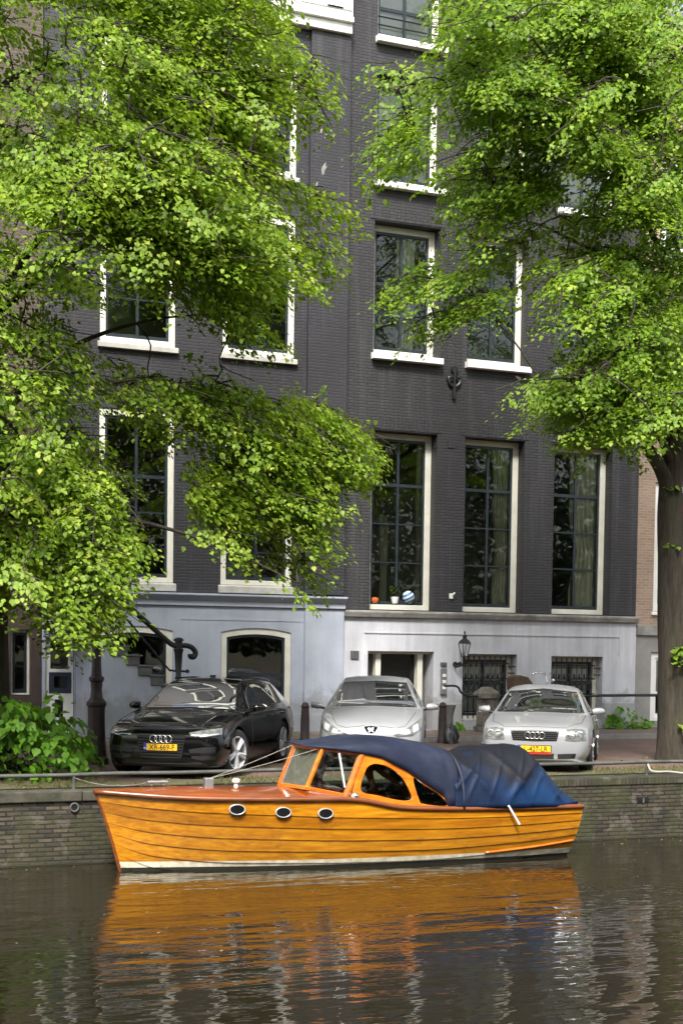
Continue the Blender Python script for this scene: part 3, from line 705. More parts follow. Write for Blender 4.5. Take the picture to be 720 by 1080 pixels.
lp = thing('street_lamp', 'maroon cast iron lamp post rising into the leaves beside the black car', 'street lamp', (6.40, 24.5, 0))
x, y = 6.40, 24.5
b = MB(); b.lathe([(.21, 0), (.21, .10), (.18, .13), (.155, .35), (.14, .78), (.145, .95), (.165, .97), (.165, 1.02), (.13, 1.06), (.105, 1.10), (.09, 1.22), (.10, 1.36), (.125, 1.38), (.125, 1.43), (.088, 1.46), (.078, 1.6), (.07, 2.1), (.065, 2.14), (.055, 2.9), (.045, 3.6), (.07, 3.63), (.05, 3.66)], (x, y, 0), 16)
b.build('post', M_['maroon'], lp, smooth=True, angle=35)
b = MB()
for k in range(6): b.tube([(x+.10*cos(k*PI/3), y+.10*sin(k*PI/3), 3.70), (x+.20*cos(k*PI/3), y+.20*sin(k*PI/3), 4.15)], .012, 5)
b.lathe([(.05, 3.64), (.11, 3.70), (.11, 3.72), (.05, 3.72)], (x, y, 0), 6); b.build('lantern_frame', M_['maroon'], lp)
b = MB(); b.lathe([(.09, 3.725), (.19, 4.14)], (x, y, 0), 6); b.build('lantern_glass', M_['clear'], lp)
b = MB(); b.lathe([(.23, 4.15), (.17, 4.24), (.06, 4.32), (.05, 4.4), (0, 4.48)], (x, y, 0), 6); b.build('lantern_roof', M_['maroon'], lp)

sp_ = thing('stone_post', 'weathered grey stone post with pyramid cap in front of the barred window', 'stone post', (16.92, 30.2, .1))
M_['oldstone'] = mat('old_stone', (.24, .22, .19), .9, vs=6, bmp=.4, bs=20, col2=(.07, .065, .055))
b = MB(); b.box(16.70, 17.14, 29.98, 30.42, .1, .22); b.box(16.75, 17.09, 30.03, 30.37, .22, .86); b.build('shaft', M_['oldstone'], sp_, bevel=.015)
b = MB(); b.box(16.69, 17.15, 29.97, 30.43, .86, .98)
b.add([(16.69, 29.97, .98), (17.15, 29.97, .98), (17.15, 30.43, .98), (16.69, 30.43, .98), (16.84, 30.12, 1.12), (17.0, 30.12, 1.12), (17.0, 30.28, 1.12), (16.84, 30.28, 1.12)], [(0, 1, 5, 4), (1, 2, 6, 5), (2, 3, 7, 6), (3, 0, 4, 7), (4, 5, 6, 7)])
b.build('cap', M_['oldstone'], sp_, bevel=.012)
fr_ = thing('stoop_rail', 'thin black iron rail running from the stone post along the house front', 'rail', (19, 30.2, .1))
b = MB(); b.tube(crom([(15.85, 30.25, 1.14), (16.15, 30.2, 1.13), (16.28, 30.2, .98), (16.5, 30.2, .91), (16.75, 30.2, .91)], 5), .026, 7); b.build('hooked_end', M_['iron'], fr_, smooth=True)
b = MB(); b.tube([(17.09, 30.2, .91), (18.9, 30.2, .905), (20.9, 30.2, .92), (22.0, 30.2, .915)], .026, 8); b.tube([(19.9, 30.2, .935), (22.0, 30.2, .945)], .022, 6); b.build('bar', M_['iron'], fr_)
for X in (19.0, 22.0):
    b = MB(); b.tube([(X, 30.2, .08), (X, 30.2, .90)], .02, 6); b.build('post', M_['iron'], fr_)

# dark planter & rubbish sack near the right bollard
pl = thing('planter', 'slim dark flared planter against the pale stone plinth', 'planter', (16.1, 30.4, .1))
b = MB(); b.lathe([(.07, .1), (.07, .2), (.07, .45), (.13, .70), (.11, .70), (.06, .5)], (16.1, 30.4, 0), 16); b.build('pot', M_['stonegrey'], pl, smooth=True, angle=45)
b = MB(); b.lathe([(.13, .1), (.15, .12), (.12, .16)], (16.1, 30.4, 0), 16); b.build('foot', M_['stonegrey'], pl)
def sack(c, r, h):
    P = []
    for i in range(15):
        t = i/14; row = []
        for k in range(25):
            a_ = 2*PI*(k % 24)/24; rr = r*((1.02-t)**.42)*(.88+.12*sin(PI*t))*(1+.22*sin(2*a_+3*t)+.13*sin(5*a_+6*t)+.08*sin(9*a_-7*t))
            if t > .9: rr *= .35
            row.append((c[0]+rr*cos(a_), c[1]+rr*sin(a_)*.9, c[2]+h*t+.02*sin(5*a_)*t))
        P.append(row)
    return MB().grid(P)
M_['sack'] = mat('black_sack', (.016, .016, .018), .28, var=.3, vs=8, bmp=.7, bs=12)
tag(sack((14.86, 28.0, .0), .17, .42).build('rubbish_sack', M_['sack'], smooth=True), 'knotted black rubbish sack standing on the street beside the right bollard', 'rubbish sack')

# bicycle behind the silver coupe, parked along the house front
bk = thing('bicycle', 'parked bicycle with brown basket, mostly hidden behind the silver coupe', 'bicycle', (17.9, 29.7, .1))
def wheel_ring(b, c, r, t, n=28): b.tube([(c[0]+r*cos(2*PI*k/n), c[1], c[2]+r*sin(2*PI*k/n)) for k in range(n+1)], t, 6, cap=False)
for cx in (17.35, 18.42):
    b = MB(); wheel_ring(b, (cx, 29.7, .45), .335, .02); w = b.build('wheel', M_['rubber'], bk, smooth=True)
    b = MB()
    for k in range(14): b.tube([(cx, 29.7, .45), (cx+.32*cos(k*PI/7), 29.7, .45+.32*sin(k*PI/7))], .003, 4)
    b.build('spokes', M_['chrome'], w)
b = MB()
A = {'bb': (17.83, .38), 'rear': (17.35, .45), 'front': (18.42, .45), 'head': (18.22, 1.05), 'hl': (18.26, .92), 'seat': (17.68, .98)}
for p_, q_ in (('bb', 'rear'), ('bb', 'seat'), ('bb', 'hl'), ('seat', 'hl'), ('rear', 'seat'), ('hl', 'front'), ('head', 'hl')): b.tube([(A[p_][0], 29.7, A[p_][1]), (A[q_][0], 29.7, A[q_][1])], .018, 7)
b.build('frame', M_['iron'], bk)
b = MB(); b.tube([(17.66, 29.7, .98), (17.64, 29.7, 1.10)], .014, 6); b.prism(smooth_loop([(17.46, -.10), (17.6, -.08), (17.8, 0), (17.6, .08), (17.46, .10)], 4), (), 1.10, 1.16, to=lambda a, c, d: (a, 29.7+c, d)); b.build('saddle', M_['black'], bk, bevel=.015)
b = MB(); b.tube([(18.22, 29.7, 1.05), (18.18, 29.7, 1.40)], .014, 6); b.tube(crom([(17.98, 29.40, 1.40), (18.1, 29.45, 1.46), (18.2, 29.6, 1.44), (18.19, 29.7, 1.42), (18.2, 29.8, 1.44), (18.1, 29.95, 1.46), (17.98, 30.0, 1.40)], 5), .016, 7); b.build('handlebar', M_['chrome'], bk, smooth=True)
b = MB(); b.lathe([(0, 0), (.05, .01), (.055, .05), (0, .07)], (18.32, 29.7, 1.28), 12, M=Matrix.Rotation(rad(90), 3, 'Y')); b.build('lamp', M_['chrome'], bk, smooth=True)
b = MB(); b.prism([(17.24, 1.06), (17.80, 1.06), (17.76, 1.20), (17.62, 1.36), (17.42, 1.40), (17.22, 1.36)], (), 29.53, 29.87); b.build('basket', mat('brown_wicker', (.12, .075, .05), .9, vs=20, bmp=.8, bs=60), bk, bevel=.03)

# ================================================================== CARS
def paint(name, col, metal, rough):
    m_, nt, p = newmat(name); v = coords(nt)
    nt.links.new(ramp(nt, noise(nt, v, 2.2, 5), [(.3, tuple(k*.9 for k in col)), (.7, col)]), p.inputs['Base Color'])
    p.inputs['Metallic'].default_value = metal; p.inputs['Roughness'].default_value = rough
    p.inputs['Coat Weight'].default_value = .9; p.inputs['Coat Roughness'].default_value = .04
    return m_
M_['silver'] = paint('silver_paint', (.37, .38, .40), .35, .34)
M_['silver2'] = paint('cool_silver_paint', (.35, .36, .38), .35, .34)
M_['blackpaint'] = paint('black_paint', (.003, .003, .0035), .0, .08); M_['blackpaint'].node_tree.nodes['Principled BSDF'].inputs['Coat Weight'].default_value = .2
M_['carglass'] = mat('car_glass', (.008, .010, .010), .02, var=.3, vs=2, bmp=0, spec=1.0, coat=1)
M_['carglass'].node_tree.nodes['Principled BSDF'].inputs['Coat IOR'].default_value = 1.9; M_['carglass'].node_tree.nodes['Principled BSDF'].inputs['IOR'].default_value = 2.3; M_['carglass'].node_tree.nodes['Principled BSDF'].inputs['Coat Roughness'].default_value = .01
M_['lamp'] = mat('lamp_lens', (.20, .205, .20), .08, .3, var=.5, vs=14, bmp=.15, bs=40, coat=1)
M_['led'] = mat('led_strip_lens', (.36, .38, .40), .3, var=.1, vs=5, bmp=0, coat=1)
M_['plate'] = mat('yellow_plate', (.72, .40, .012), .4, var=.1, vs=5, bmp=0)
M_['plateblue'] = plain('plate_blue', (.01, .05, .35))
M_['platered'] = plain('plate_red', (.45, .02, .01))
M_['platetext'] = plain('plate_black', (.012, .012, .014))
M_['alloy_bright'] = mat('bright_alloy', (.58, .59, .61), .3, .5, var=.1, vs=8, bmp=0)
M_['alloy'] = mat('alloy', (.36, .37, .38), .4, .7, var=.15, vs=8, bmp=0)
M_['seam'] = plain('panel_gap', (.004, .004, .004), .8)

def loft_body(st, ny=110, n_sec=8):
    """car body skin: sections along the length, each a smooth outline from underside to roof centre"""
    ys = [s_[0] for s_ in st]; Y = np.unique(np.concatenate([np.linspace(0, .3, 16), np.linspace(.3, ys[-1]-.35, ny), np.linspace(ys[-1]-.35, ys[-1], 16)]))
    K = len(st[0])-1
    val = [pchip(ys, [s_[k+1] for s_ in st], Y) for k in range(K)]
    P = []
    for i, y in enumerate(Y):
        zb, ws, wm, zm, wb, zbelt, wr, zre, zr = (v[i] for v in val)
        ctrl = [(0, zb), (ws*.9, zb), (ws, zb+.05), (ws+(wm-ws)*.7, (zb+zm)/2), (wm, zm), (wm-.35*(wm-wb), zm+.72*(zbelt-zm)), (wb, zbelt),
                (wb+(wr-wb)*.12, zbelt+(zre-zbelt)*.14), (wb+(wr-wb)*.55, zbelt+(zre-zbelt)*.6), (wr, zre), (wr*.82, zre+(zr-zre)*.55), (wr*.45, zr-(zr-zre)*.12), (0, zr)]
        c = crom([(a_, 0, b_) for a_, b_ in ctrl], 4)
        half = [(max(0, p.x), p.z) for p in c]
        half[0] = (0, half[0][1]); half[-1] = (0, half[-1][1])
        row = [(a_, y, b_) for a_, b_ in half] + [(-a_, y, b_) for a_, b_ in half[-2:0:-1]]
        P.append(row)
    return P

def car(name, label, loc, az, st, paint_, wheels, cfg, front):
    t = thing(name, label, 'car', loc, -rad(az))
    P = loft_body(st); n = len(P); k = len(P[0])
    b = MB(); b.v = [p for row in P for p in row]
    for i in range(n-1):
        for j in range(k): b.f.append((i*k+j, i*k+(j+1) % k, (i+1)*k+(j+1) % k, (i+1)*k+j)); b.m.append(0)
    for end, row in ((0, 0), (1, n-1)):      # close nose and tail
        f = [row*k+j for j in range(k)]; h = k//2
        for j in range(h):
            q_ = (row*k+j, row*k+j+1, row*k+(k-j-1) % k, row*k+(k-j) % k)
            q_ = tuple(dict.fromkeys(q_))
            if len(q_) > 2: b.f.append(q_ if end else q_[::-1]); b.m.append(0)
    me = b.mesh('body', [M_[paint_], M_['black']])
    bm = bmesh.new(); bm.from_mesh(me); bmesh.ops.remove_doubles(bm, verts=bm.verts, dist=1e-5); bmesh.ops.recalc_face_normals(bm, faces=bm.faces); bm.to_mesh(me); bm.free()
    o = bpy.data.objects.new('body', me)
    full = BVHTree.FromPolygons([v.co.copy() for v in me.vertices], [tuple(p.vertices) for p in me.polygons])
    COL.objects.link(o)
    cuts = MB()
    for (wy, r, tr) in wheels:
        for s_ in (-1, 1):
            M = Matrix.Rotation(PI/2, 3, 'Y')
            cuts.lathe([(r+.045, -.28), (r+.045, .28)], (s_*(tr+.08), wy, r), 32, M=M)
    cm = cuts.mesh('cut', [M_['black']]); bm = bmesh.new(); bm.from_mesh(cm); bmesh.ops.recalc_face_normals(bm, faces=bm.faces); bm.to_mesh(cm); bm.free()
    co = bpy.data.objects.new('cut', cm); COL.objects.link(co)
    md = o.modifiers.new('arch', 'BOOLEAN'); md.object = co; md.operation = 'DIFFERENCE'; md.solver = 'EXACT'
    try: md.material_mode = 'TRANSFER'
    except Exception: pass
    dg = bpy.context.evaluated_depsgraph_get(); me2 = bpy.data.meshes.new_from_object(o.evaluated_get(dg))
    o.modifiers.clear(); o.data = me2; bpy.data.objects.remove(co)
    me2.polygons.foreach_set('use_smooth', [True]*len(me2.polygons)); me2.set_sharp_from_angle(angle=rad(38))
    o.parent = t
    for ob in (o,): ob.matrix_parent_inverse = Matrix()

    def proj(view, a_, z):
        if view == 'F': hit = full.ray_cast(Vector((a_, -3, z)), Vector((0, 1, 0)))
        elif view == 'R': hit = full.ray_cast(Vector((3, a_, z)), Vector((-1, 0, 0)))
        elif view == 'L': hit = full.ray_cast(Vector((-3, a_, z)), Vector((1, 0, 0)))
        else: hit = full.ray_cast(Vector((a_, z, 3)), Vector((0, 0, -1)))
        return hit[0], hit[1]
    DIR = {'F': Vector((0, -1, 0)), 'R': Vector((1, 0, 0)), 'L': Vector((-1, 0, 0)), 'T': Vector((0, 0, 1))}
    def patch(nm, m_, view, top, bot, off=.006, nu=24, nv=10, parent=o, thick=.02, smooth=True, label=None):
        """panel laid over the body between an upper and a lower edge seen in a front, side or top view"""
        def samp(pts, u):
            L = [0.0]
            for a_, b_ in zip(pts, pts[1:]): L.append(L[-1]+math.dist(a_, b_))
            d = u*L[-1]
            for i in range(len(pts)-1):
                if d <= L[i+1]+1e-9:
                    f_ = (d-L[i])/max(1e-9, L[i+1]-L[i]); return (pts[i][0]+(pts[i+1][0]-pts[i][0])*f_, pts[i][1]+(pts[i+1][1]-pts[i][1])*f_)
            return pts[-1]
        rows = []; last = None
        for j in range(nv+1):
            row = []
            for i in range(nu+1):
                A_, B_ = samp(top, i/nu), samp(bot, i/nu); q_ = (A_[0]+(B_[0]-A_[0])*j/nv, A_[1]+(B_[1]-A_[1])*j/nv)
                p_, nrm = proj(view, *q_)
                if p_ is None: p_, nrm = (last if last else (Vector((q_[0], .3, q_[1])), DIR[view]))
                last = (p_, nrm); d = (nrm if nrm.dot(DIR[view]) > 0 else -nrm)
                row.append(p_ + d*off)
            rows.append(row)
        g = MB(); g.grid(rows)
        nb = len(g.v); D = DIR[view]*thick       # skirt so the panel has thickness
        ring = [(0, i) for i in range(nu+1)] + [(j, nu) for j in range(1, nv+1)] + [(nv, i) for i in range(nu-1, -1, -1)] + [(j, 0) for j in range(nv-1, 0, -1)]
        for (j, i) in ring: g.v.append(tuple(rows[j][i]-D))
        for q_ in range(len(ring)):
            r2 = (q_+1) % len(ring); g.f.append((ring[q_][0]*(nu+1)+ring[q_][1], nb+q_, nb+r2, ring[r2][0]*(nu+1)+ring[r2][1])); g.m.append(0)
        ob = g.build(nm, M_[m_], parent, world=False, smooth=smooth, angle=35, recalc=False)
        if label: ob['label'] = label
        return ob
    def line(nm, view, pts, w=.004, m_='seam'):
        out = []
        for a_, b_ in zip(pts, pts[1:]):
            for q_ in range(8): out.append((a_[0]+(b_[0]-a_[0])*q_/8, a_[1]+(b_[1]-a_[1])*q_/8))
        out.append(pts[-1]); pp_ = [proj(view, *q_)[0] for q_ in out]
        pp_ = [p_ for p_ in pp_ if p_ is not None]
        g = MB(); g.tube(pp_, w, 5); return g.build(nm, M_[m_], o, world=False)
    # wheels
    for (wy, r, tr) in wheels:
        for s_ in (-1, 1):
            M = Matrix.Rotation(s_*PI/2, 3, 'Y'); c = (s_*tr, wy, r); w_ = .11
            if wy < 1.5: M = Matrix.Rotation(rad(cfg.get('steer', 0)), 3, 'Z') @ M
            b = MB(); b.lathe([(r*.66, w_*.7), (r*.70, w_*.95), (r*.90, w_), (r*.98, w_*.8), (r, w_*.45), (r, -w_*.45), (r*.98, -w_*.8), (r*.9, -w_), (r*.66, -w_*.8)], c, 40, M=M, cap=False)
            wo = b.build('wheel', M_['rubber'], t, world=False, smooth=True, angle=50)
            b = MB(); b.lathe([(r*.70, w_*.94), (r*.68, w_*1.0), (r*.64, w_*.9), (r*.60, .0), (.06, -.02)], c, 40, M=M, cap=False)
            b.build('rim', M_['alloy' if cfg.get('bright') else 'alloy_bright'], wo, world=False, smooth=True, angle=40)
            b = MB(); ns = cfg.get('spokes', 5)
            for q_ in range(ns):
                for dd in ((-.12, .12) if cfg.get('twin') else (0,)):
                    a0_ = 2*PI*q_/ns; p0 = M @ Vector((.05*cos(a0_), .05*sin(a0_), w_*.75)); p1 = M @ Vector((r*.66*cos(a0_+dd), r*.66*sin(a0_+dd), w_*.92))
                    b.tube([Vector(c)+p0, Vector(c)+p1], [.034, .026] if cfg.get('twin') else [.030, .028], 6)
            b.lathe([(.07, w_*.6), (.065, w_*.85), (.03, w_*.92), (0, w_*.93)], c, 16, M=M)
            b.build('spokes', M_[cfg.get('alloy', 'alloy')], wo, world=False)
            b = MB(); b.lathe([(r*.50, -.02), (r*.50, .01), (.05, .012)], c, 24, M=M); b.build('brake_disc', M_['stonegrey'], wo, world=False)
    # mirrors
    for s_ in (-1, 1):
        mx, my, mz = cfg['mirror']; b = MB(); P2 = []
        for i in range(9):
            t_ = i/8; r_ = sin(PI*(.12+.8*t_))**.6; row = []
            for q_ in range(17):
                a_ = 2*PI*(q_ % 16)/16; row.append((s_*(mx+.19*t_), my+.075*r_*cos(a_)-.03*(1-t_)+.05*t_, mz+.066*r_*sin(a_)*(1.05-.25*t_)))
            P2.append(row)
        b.grid(P2); b.add(P2[-1][:16], [tuple(range(16))]); b.add(P2[0][:16], [tuple(range(16))[::-1]])
        mo = b.build('mirror', M_[paint_], t, world=False, smooth=True, angle=60)
        b = MB(); b.tube([(s_*(mx-.12), my+.08, mz-.07), (s_*(mx+.06), my+.02, mz-.03)], .022, 6); b.build('mirror_arm', M_['black'], mo, world=False)
        b = MB(); b.box(s_*(mx+.11)-.09, s_*(mx+.11)+.09, my+.078, my+.086, mz-.055, mz+.055); b.build('mirror_glass', M_['chrome'], mo, world=False)
    front(t, o, patch, line, proj)
    k_ = cfg.get('scale', 1.0); t.scale = (k_, k_, k_)
    return t

def plate(t, proj, cx, cz, text, body, tilt=0, red=False):
    p_, _ = proj('F', cx, cz); y = p_.y-.012
    b = MB(); b.box(cx-.26, cx+.26, y-.008, y+.02, cz-.056, cz+.056); pl_ = b.build('number_plate', M_['plate'], t, world=False, bevel=.006, bseg=1)
    b = MB(); b.box(cx-.258, cx-.215, y-.0105, y-.0085, cz-.052, cz+.052); b.build('blue_band', M_['plateblue'], pl_, world=False)
    b = MB(); b.prism(rect(cx-.262, cx+.262, cz-.058, cz+.058), [rect(cx-.25, cx+.25, cz-.048, cz+.048)], y-.0095, y-.0078); b.build('plate_border', M_['platetext'], pl_, world=False)
    M = Matrix.Translation((cx+.02, y-.012, cz-.004)) @ Matrix.Rotation(PI/2, 4, 'X') @ Matrix.Diagonal((1.0, 1.15, 1, 1))
    text_mesh(text, .098, 'plate_lettering', M_['platetext'], pl_, M, False, .002)
    M = Matrix.Translation((cx-.237, y-.0125, cz-.02)) @ Matrix.Rotation(PI/2, 4, 'X'); text_mesh('NL', .032, 'country_code', M_['white'], pl_, M, False, .001)
    if red:
        b = MB(); b.box(cx-.24, cx+.262, y-.009, y+.02, cz-.085, cz-.059); b.build('plate_holder_strip', M_['platered'], pl_, world=False)
    return pl_
def rings(t, proj, cz, R_, y=None):
    p_, _ = proj('F', 0, cz); y = p_.y-.022; b = MB()
    for k in range(4):
        cx = (k-1.5)*R_*1.42
        b.tube([(cx+R_*cos(q_*PI/12), y+.003*(k % 2), cz+R_*sin(q_*PI/12)) for q_ in range(25)], R_*.15, 7, cap=False)
    b.build('ring_emblem', M_['chrome'], t, world=False, smooth=True)

# station rows: y, underside z, sill half-width, widest half-width, its z, belt half-width, belt z, roof-edge half-width, roof-edge z, centre z
WAG = [(0.00, .24, .56, .62, .46, .58, .64, .42, .675, .69), (.05, .20, .68, .76, .47, .71, .68, .50, .72, .735), (.20, .18, .78, .87, .50, .80, .74, .58, .79, .81),
       (.45, .18, .82, .915, .52, .85, .80, .62, .85, .87), (.9, .18, .85, .935, .54, .88, .87, .66, .91, .93), (1.42, .18, .86, .942, .56, .885, .945, .70, .985, 1.00),
       (1.55, .18, .86, .943, .56, .885, .955, .70, 1.05, 1.08), (2.32, .18, .87, .943, .57, .88, .975, .60, 1.375, 1.425), (2.55, .18, .87, .943, .57, .88, .98, .60, 1.40, 1.455),
       (3.2, .18, .87, .943, .57, .88, .99, .605, 1.40, 1.46), (4.1, .19, .87, .94, .58, .86, 1.0, .58, 1.37, 1.43), (4.45, .21, .86, .93, .6, .84, 1.0, .56, 1.32, 1.38),
       (4.75, .25, .82, .90, .62, .80, .98, .62, 1.06, 1.10), (4.90, .30, .75, .84, .64, .75, .90, .6, .95, .97), (4.94, .34, .66, .74, .65, .66, .84, .5, .88, .89)]
def wag_front(t, o, patch, line, proj):
    patch('grille', 'black', 'F', [(-.37, .655), (0, .665), (.37, .655)], [(-.31, .33), (0, .32), (.31, .33)], .008, 24, 12)
    b = MB()
    for k in range(7):
        z = .36+.042*k; w = .30+.055*k/6
        pts = [proj('F', x_, z)[0]+Vector((0, -.014, 0)) for x_ in np.linspace(-w, w, 12)]; b.tube(pts, .006, 5)
    b.build('grille_slat', M_['gloss_black'], t, world=False)
    for s_ in (-1, 1):
        hl_ = patch('headlight', 'lamp' if s_ > 0 else 'carglass', 'F', [(s_*.42, .70), (s_*.60, .735), (s_*.84, .765)], [(s_*.46, .655), (s_*.66, .645), (s_*.855, .675)], .008, 22, 8)
        patch('light_strip', 'led', 'F', [(s_*.46, .672), (s_*.66, .667), (s_*.82, .690)], [(s_*.46, .660), (s_*.66, .652), (s_*.82, .676)], .013, 18, 2, parent=hl_, thick=.008)
        patch('air_intake', 'black', 'F', [(s_*.42, .46), (s_*.60, .49), (s_*.80, .50)], [(s_*.47, .33), (s_*.62, .30), (s_*.79, .32)], .008, 14, 8)
        patch('intake_blade', 'gloss_black', 'F', [(s_*.44, .405), (s_*.80, .42)], [(s_*.45, .375), (s_*.80, .385)], .02, 14, 2, thick=.03)
        V = 'R' if s_ > 0 else 'L'
        patch('side_window', 'carglass', V, [(2.05, 1.17), (2.40, 1.335), (3.0, 1.37), (3.12, 1.37)], [(1.80, 1.00), (2.4, 1.01), (3.12, 1.025)], .006, 24, 8)
        patch('side_window', 'carglass', V, [(3.18, 1.37), (3.6, 1.36), (3.95, 1.335)], [(3.18, 1.027), (3.6, 1.035), (3.98, 1.04)], .006, 18, 8)
        patch('rear_quarter_window', 'carglass', V, [(4.0, 1.33), (4.2, 1.30), (4.36, 1.26)], [(4.02, 1.045), (4.25, 1.05), (4.5, 1.07)], .006, 12, 8)
        line('window_trim', V, [(1.78, .99), (3.0, 1.01), (4.5, 1.06)], .007, 'gloss_black')
        line('door_gap', V, [(1.75, .97), (1.72, .6), (1.78, .3)]); line('door_gap', V, [(3.15, 1.0), (3.14, .6), (3.10, .28)]); line('door_gap', V, [(4.0, 1.0), (4.05, .8), (3.75, .45)])
        for y_ in (2.85, 3.85):
            p_, _ = proj(V, y_, .86); b = MB(); b.tube(crom([p_+Vector((s_*.01, -.1, 0)), p_+Vector((s_*.035, -.06, 0)), p_+Vector((s_*.035, .06, 0)), p_+Vector((s_*.01, .1, 0))], 4), .014, 6); b.build('door_handle', M_['blackpaint'], o, world=False, smooth=True)
        b = MB(); b.tube([proj('T', s_*.55, y_)[0]+Vector((0, 0, .02)) for y_ in np.linspace(2.5, 4.3, 14)], .014, 6); b.build('roof_rail', M_['gloss_black'], o, world=False)
        line('bonnet_gap', 'T', [(s_*.66, .14), (s_*.76, .6), (s_*.79, 1.3)], .005)
        line('bonnet_crease', 'T', [(s_*.40, .2), (s_*.52, .7), (s_*.58, 1.35)], .008, 'blackpaint')
    patch('windscreen', 'carglass', 'F', [(-.55, 1.385), (0, 1.405), (.55, 1.385)], [(-.72, .995), (0, 1.015), (.72, .995)], .006, 24, 12)
    line('wiper', 'F', [(.5, 1.03), (-.1, 1.04)], .010, 'black'); line('wiper', 'F', [(-.05, 1.03), (-.6, 1.03)], .010, 'black')
    patch('lower_lip', 'black', 'F', [(-.6, .26), (0, .25), (.6, .26)], [(-.58, .215), (0, .21), (.58, .215)], .012, 20, 3)
    plate(t, proj, 0, .485, 'XR-669-F', o); rings(t, proj, .605, .053)
    b = MB(); b.box(-.03, .0, 2.62, 2.9, 1.46, 1.50); b.build('roof_aerial', M_['blackpaint'], t, world=False, bevel=.01)
car('parked_car', 'black estate car with yellow plate, parked next to the lamp post', (6.56, 21.4, 0), 35, WAG, 'blackpaint', [(.93, .362, .815), (3.86, .362, .815)],
    dict(mirror=(.93, 1.78, 1.02), spokes=5, twin=True, alloy='alloy_bright', steer=-17), wag_front)

HAT = [(0.00, .24, .50, .56, .44, .52, .60, .36, .64, .66), (.05, .20, .62, .70, .46, .65, .66, .44, .70, .72), (.18, .18, .71, .80, .50, .75, .73, .52, .775, .795),
       (.45, .18, .75, .845, .53, .80, .83, .58, .865, .885), (.85, .18, .78, .865, .55, .82, .91, .63, .95, .97), (1.15, .18, .79, .872, .56, .825, .95, .66, 1.0, 1.02),
       (1.25, .18, .79, .873, .56, .825, .955, .67, 1.06, 1.085), (2.05, .18, .80, .874, .57, .82, .98, .56, 1.395, 1.44), (2.35, .18, .80, .874, .57, .82, .985, .56, 1.43, 1.485),
       (2.9, .19, .80, .874, .58, .81, .99, .555, 1.43, 1.49), (3.5, .21, .79, .865, .6, .79, 1.0, .53, 1.37, 1.43), (3.85, .25, .75, .83, .62, .75, .98, .55, 1.05, 1.10), (4.0, .30, .66, .74, .64, .66, .88, .5, .93, .95), (4.03, .34, .60, .66, .64, .58, .80, .42, .84, .86)]
def hat_front(t, o, patch, line, proj):
    for s_ in (-1, 1):
        hl_ = patch('headlight', 'lamp', 'F', [(s_*.36, .60), (s_*.55, .68), (s_*.79, .845)], [(s_*.42, .565), (s_*.66, .585), (s_*.80, .69)], .008, 22, 8)
        patch('lamp_reflector', 'led', 'F', [(s_*.52, .655), (s_*.60, .69)], [(s_*.54, .60), (s_*.63, .615)], .014, 6, 5, parent=hl_, thick=.008)
        patch('lamp_reflector', 'led', 'F', [(s_*.66, .725), (s_*.74, .77)], [(s_*.67, .635), (s_*.75, .67)], .014, 6, 5, parent=hl_, thick=.008)
        V = 'R' if s_ > 0 else 'L'
        patch('side_window', 'carglass', V, [(1.75, 1.14), (2.15, 1.34), (2.7, 1.375)], [(1.45, 1.0), (2.1, 1.01), (2.7, 1.03)], .006, 20, 8)
        patch('side_window', 'carglass', V, [(2.76, 1.375), (3.2, 1.36), (3.45, 1.30)], [(2.76, 1.03), (3.2, 1.045), (3.55, 1.07)], .006, 16, 8)
        line('door_gap', V, [(1.40, .97), (1.38, .6), (1.45, .3)]); line('door_gap', V, [(2.73, 1.0), (2.72, .6), (2.7, .28)])
        line('bonnet_gap', 'F', [(s_*.12, .735), (s_*.40, .70), (s_*.55, .74), (s_*.70, .93)], .004)
        patch('fog_lamp', 'lamp', 'F', [(s_*.55, .36), (s_*.66, .36)], [(s_*.55, .28), (s_*.66, .28)], .008, 6, 5)
    patch('windscreen', 'carglass', 'F', [(-.53, 1.385), (0, 1.41), (.53, 1.385)], [(-.725, .995), (0, 1.015), (.725, .995)], .006, 24, 12)
    line('wiper', 'F', [(.62, 1.03), (.0, 1.035)], .010, 'black'); line('wiper', 'F', [(.0, 1.03), (-.55, 1.03)], .010, 'black')
    patch('grille', 'black', 'F', [(-.48, .40), (0, .42), (.48, .40)], [(-.42, .25), (0, .24), (.42, .25)], .008, 20, 6)
    p_, _ = proj('F', 0, .68); y = p_.y-.02
    b = MB(); b.prism([(-.105, .725), (0, .735), (.105, .725), (.085, .66), (.05, .615), (-.05, .615), (-.085, .66)], (), y+.035, y+.002)
    em = b.build('emblem_shield', M_['gloss_black'], t, world=False, bevel=.004, bseg=1)
    lion = [(-.055, .635), (-.03, .65), (-.045, .675), (-.06, .70), (-.03, .715), (.0, .70), (.02, .712), (.06, .71), (.035, .695), (.055, .68), (.03, .675), (.04, .65), (.065, .632), (.03, .637), (.01, .655), (-.01, .65), (-.02, .63)]
    b = MB(); b.prism(lion, (), y+.001, y-.006); b.build('emblem_lion', M_['net'], em, world=False)
    plate(t, proj, 0, .47, '', o) if False else None
car('parked_car', 'pale silver hatchback behind the boat canopy, in front of the dark doorway', (10.18, 21.9, 0), 27, HAT, 'silver', [(.82, .305, .74), (3.36, .305, .74)],
    dict(mirror=(.88, 1.42, 1.00), spokes=6, bright=True), hat_front)

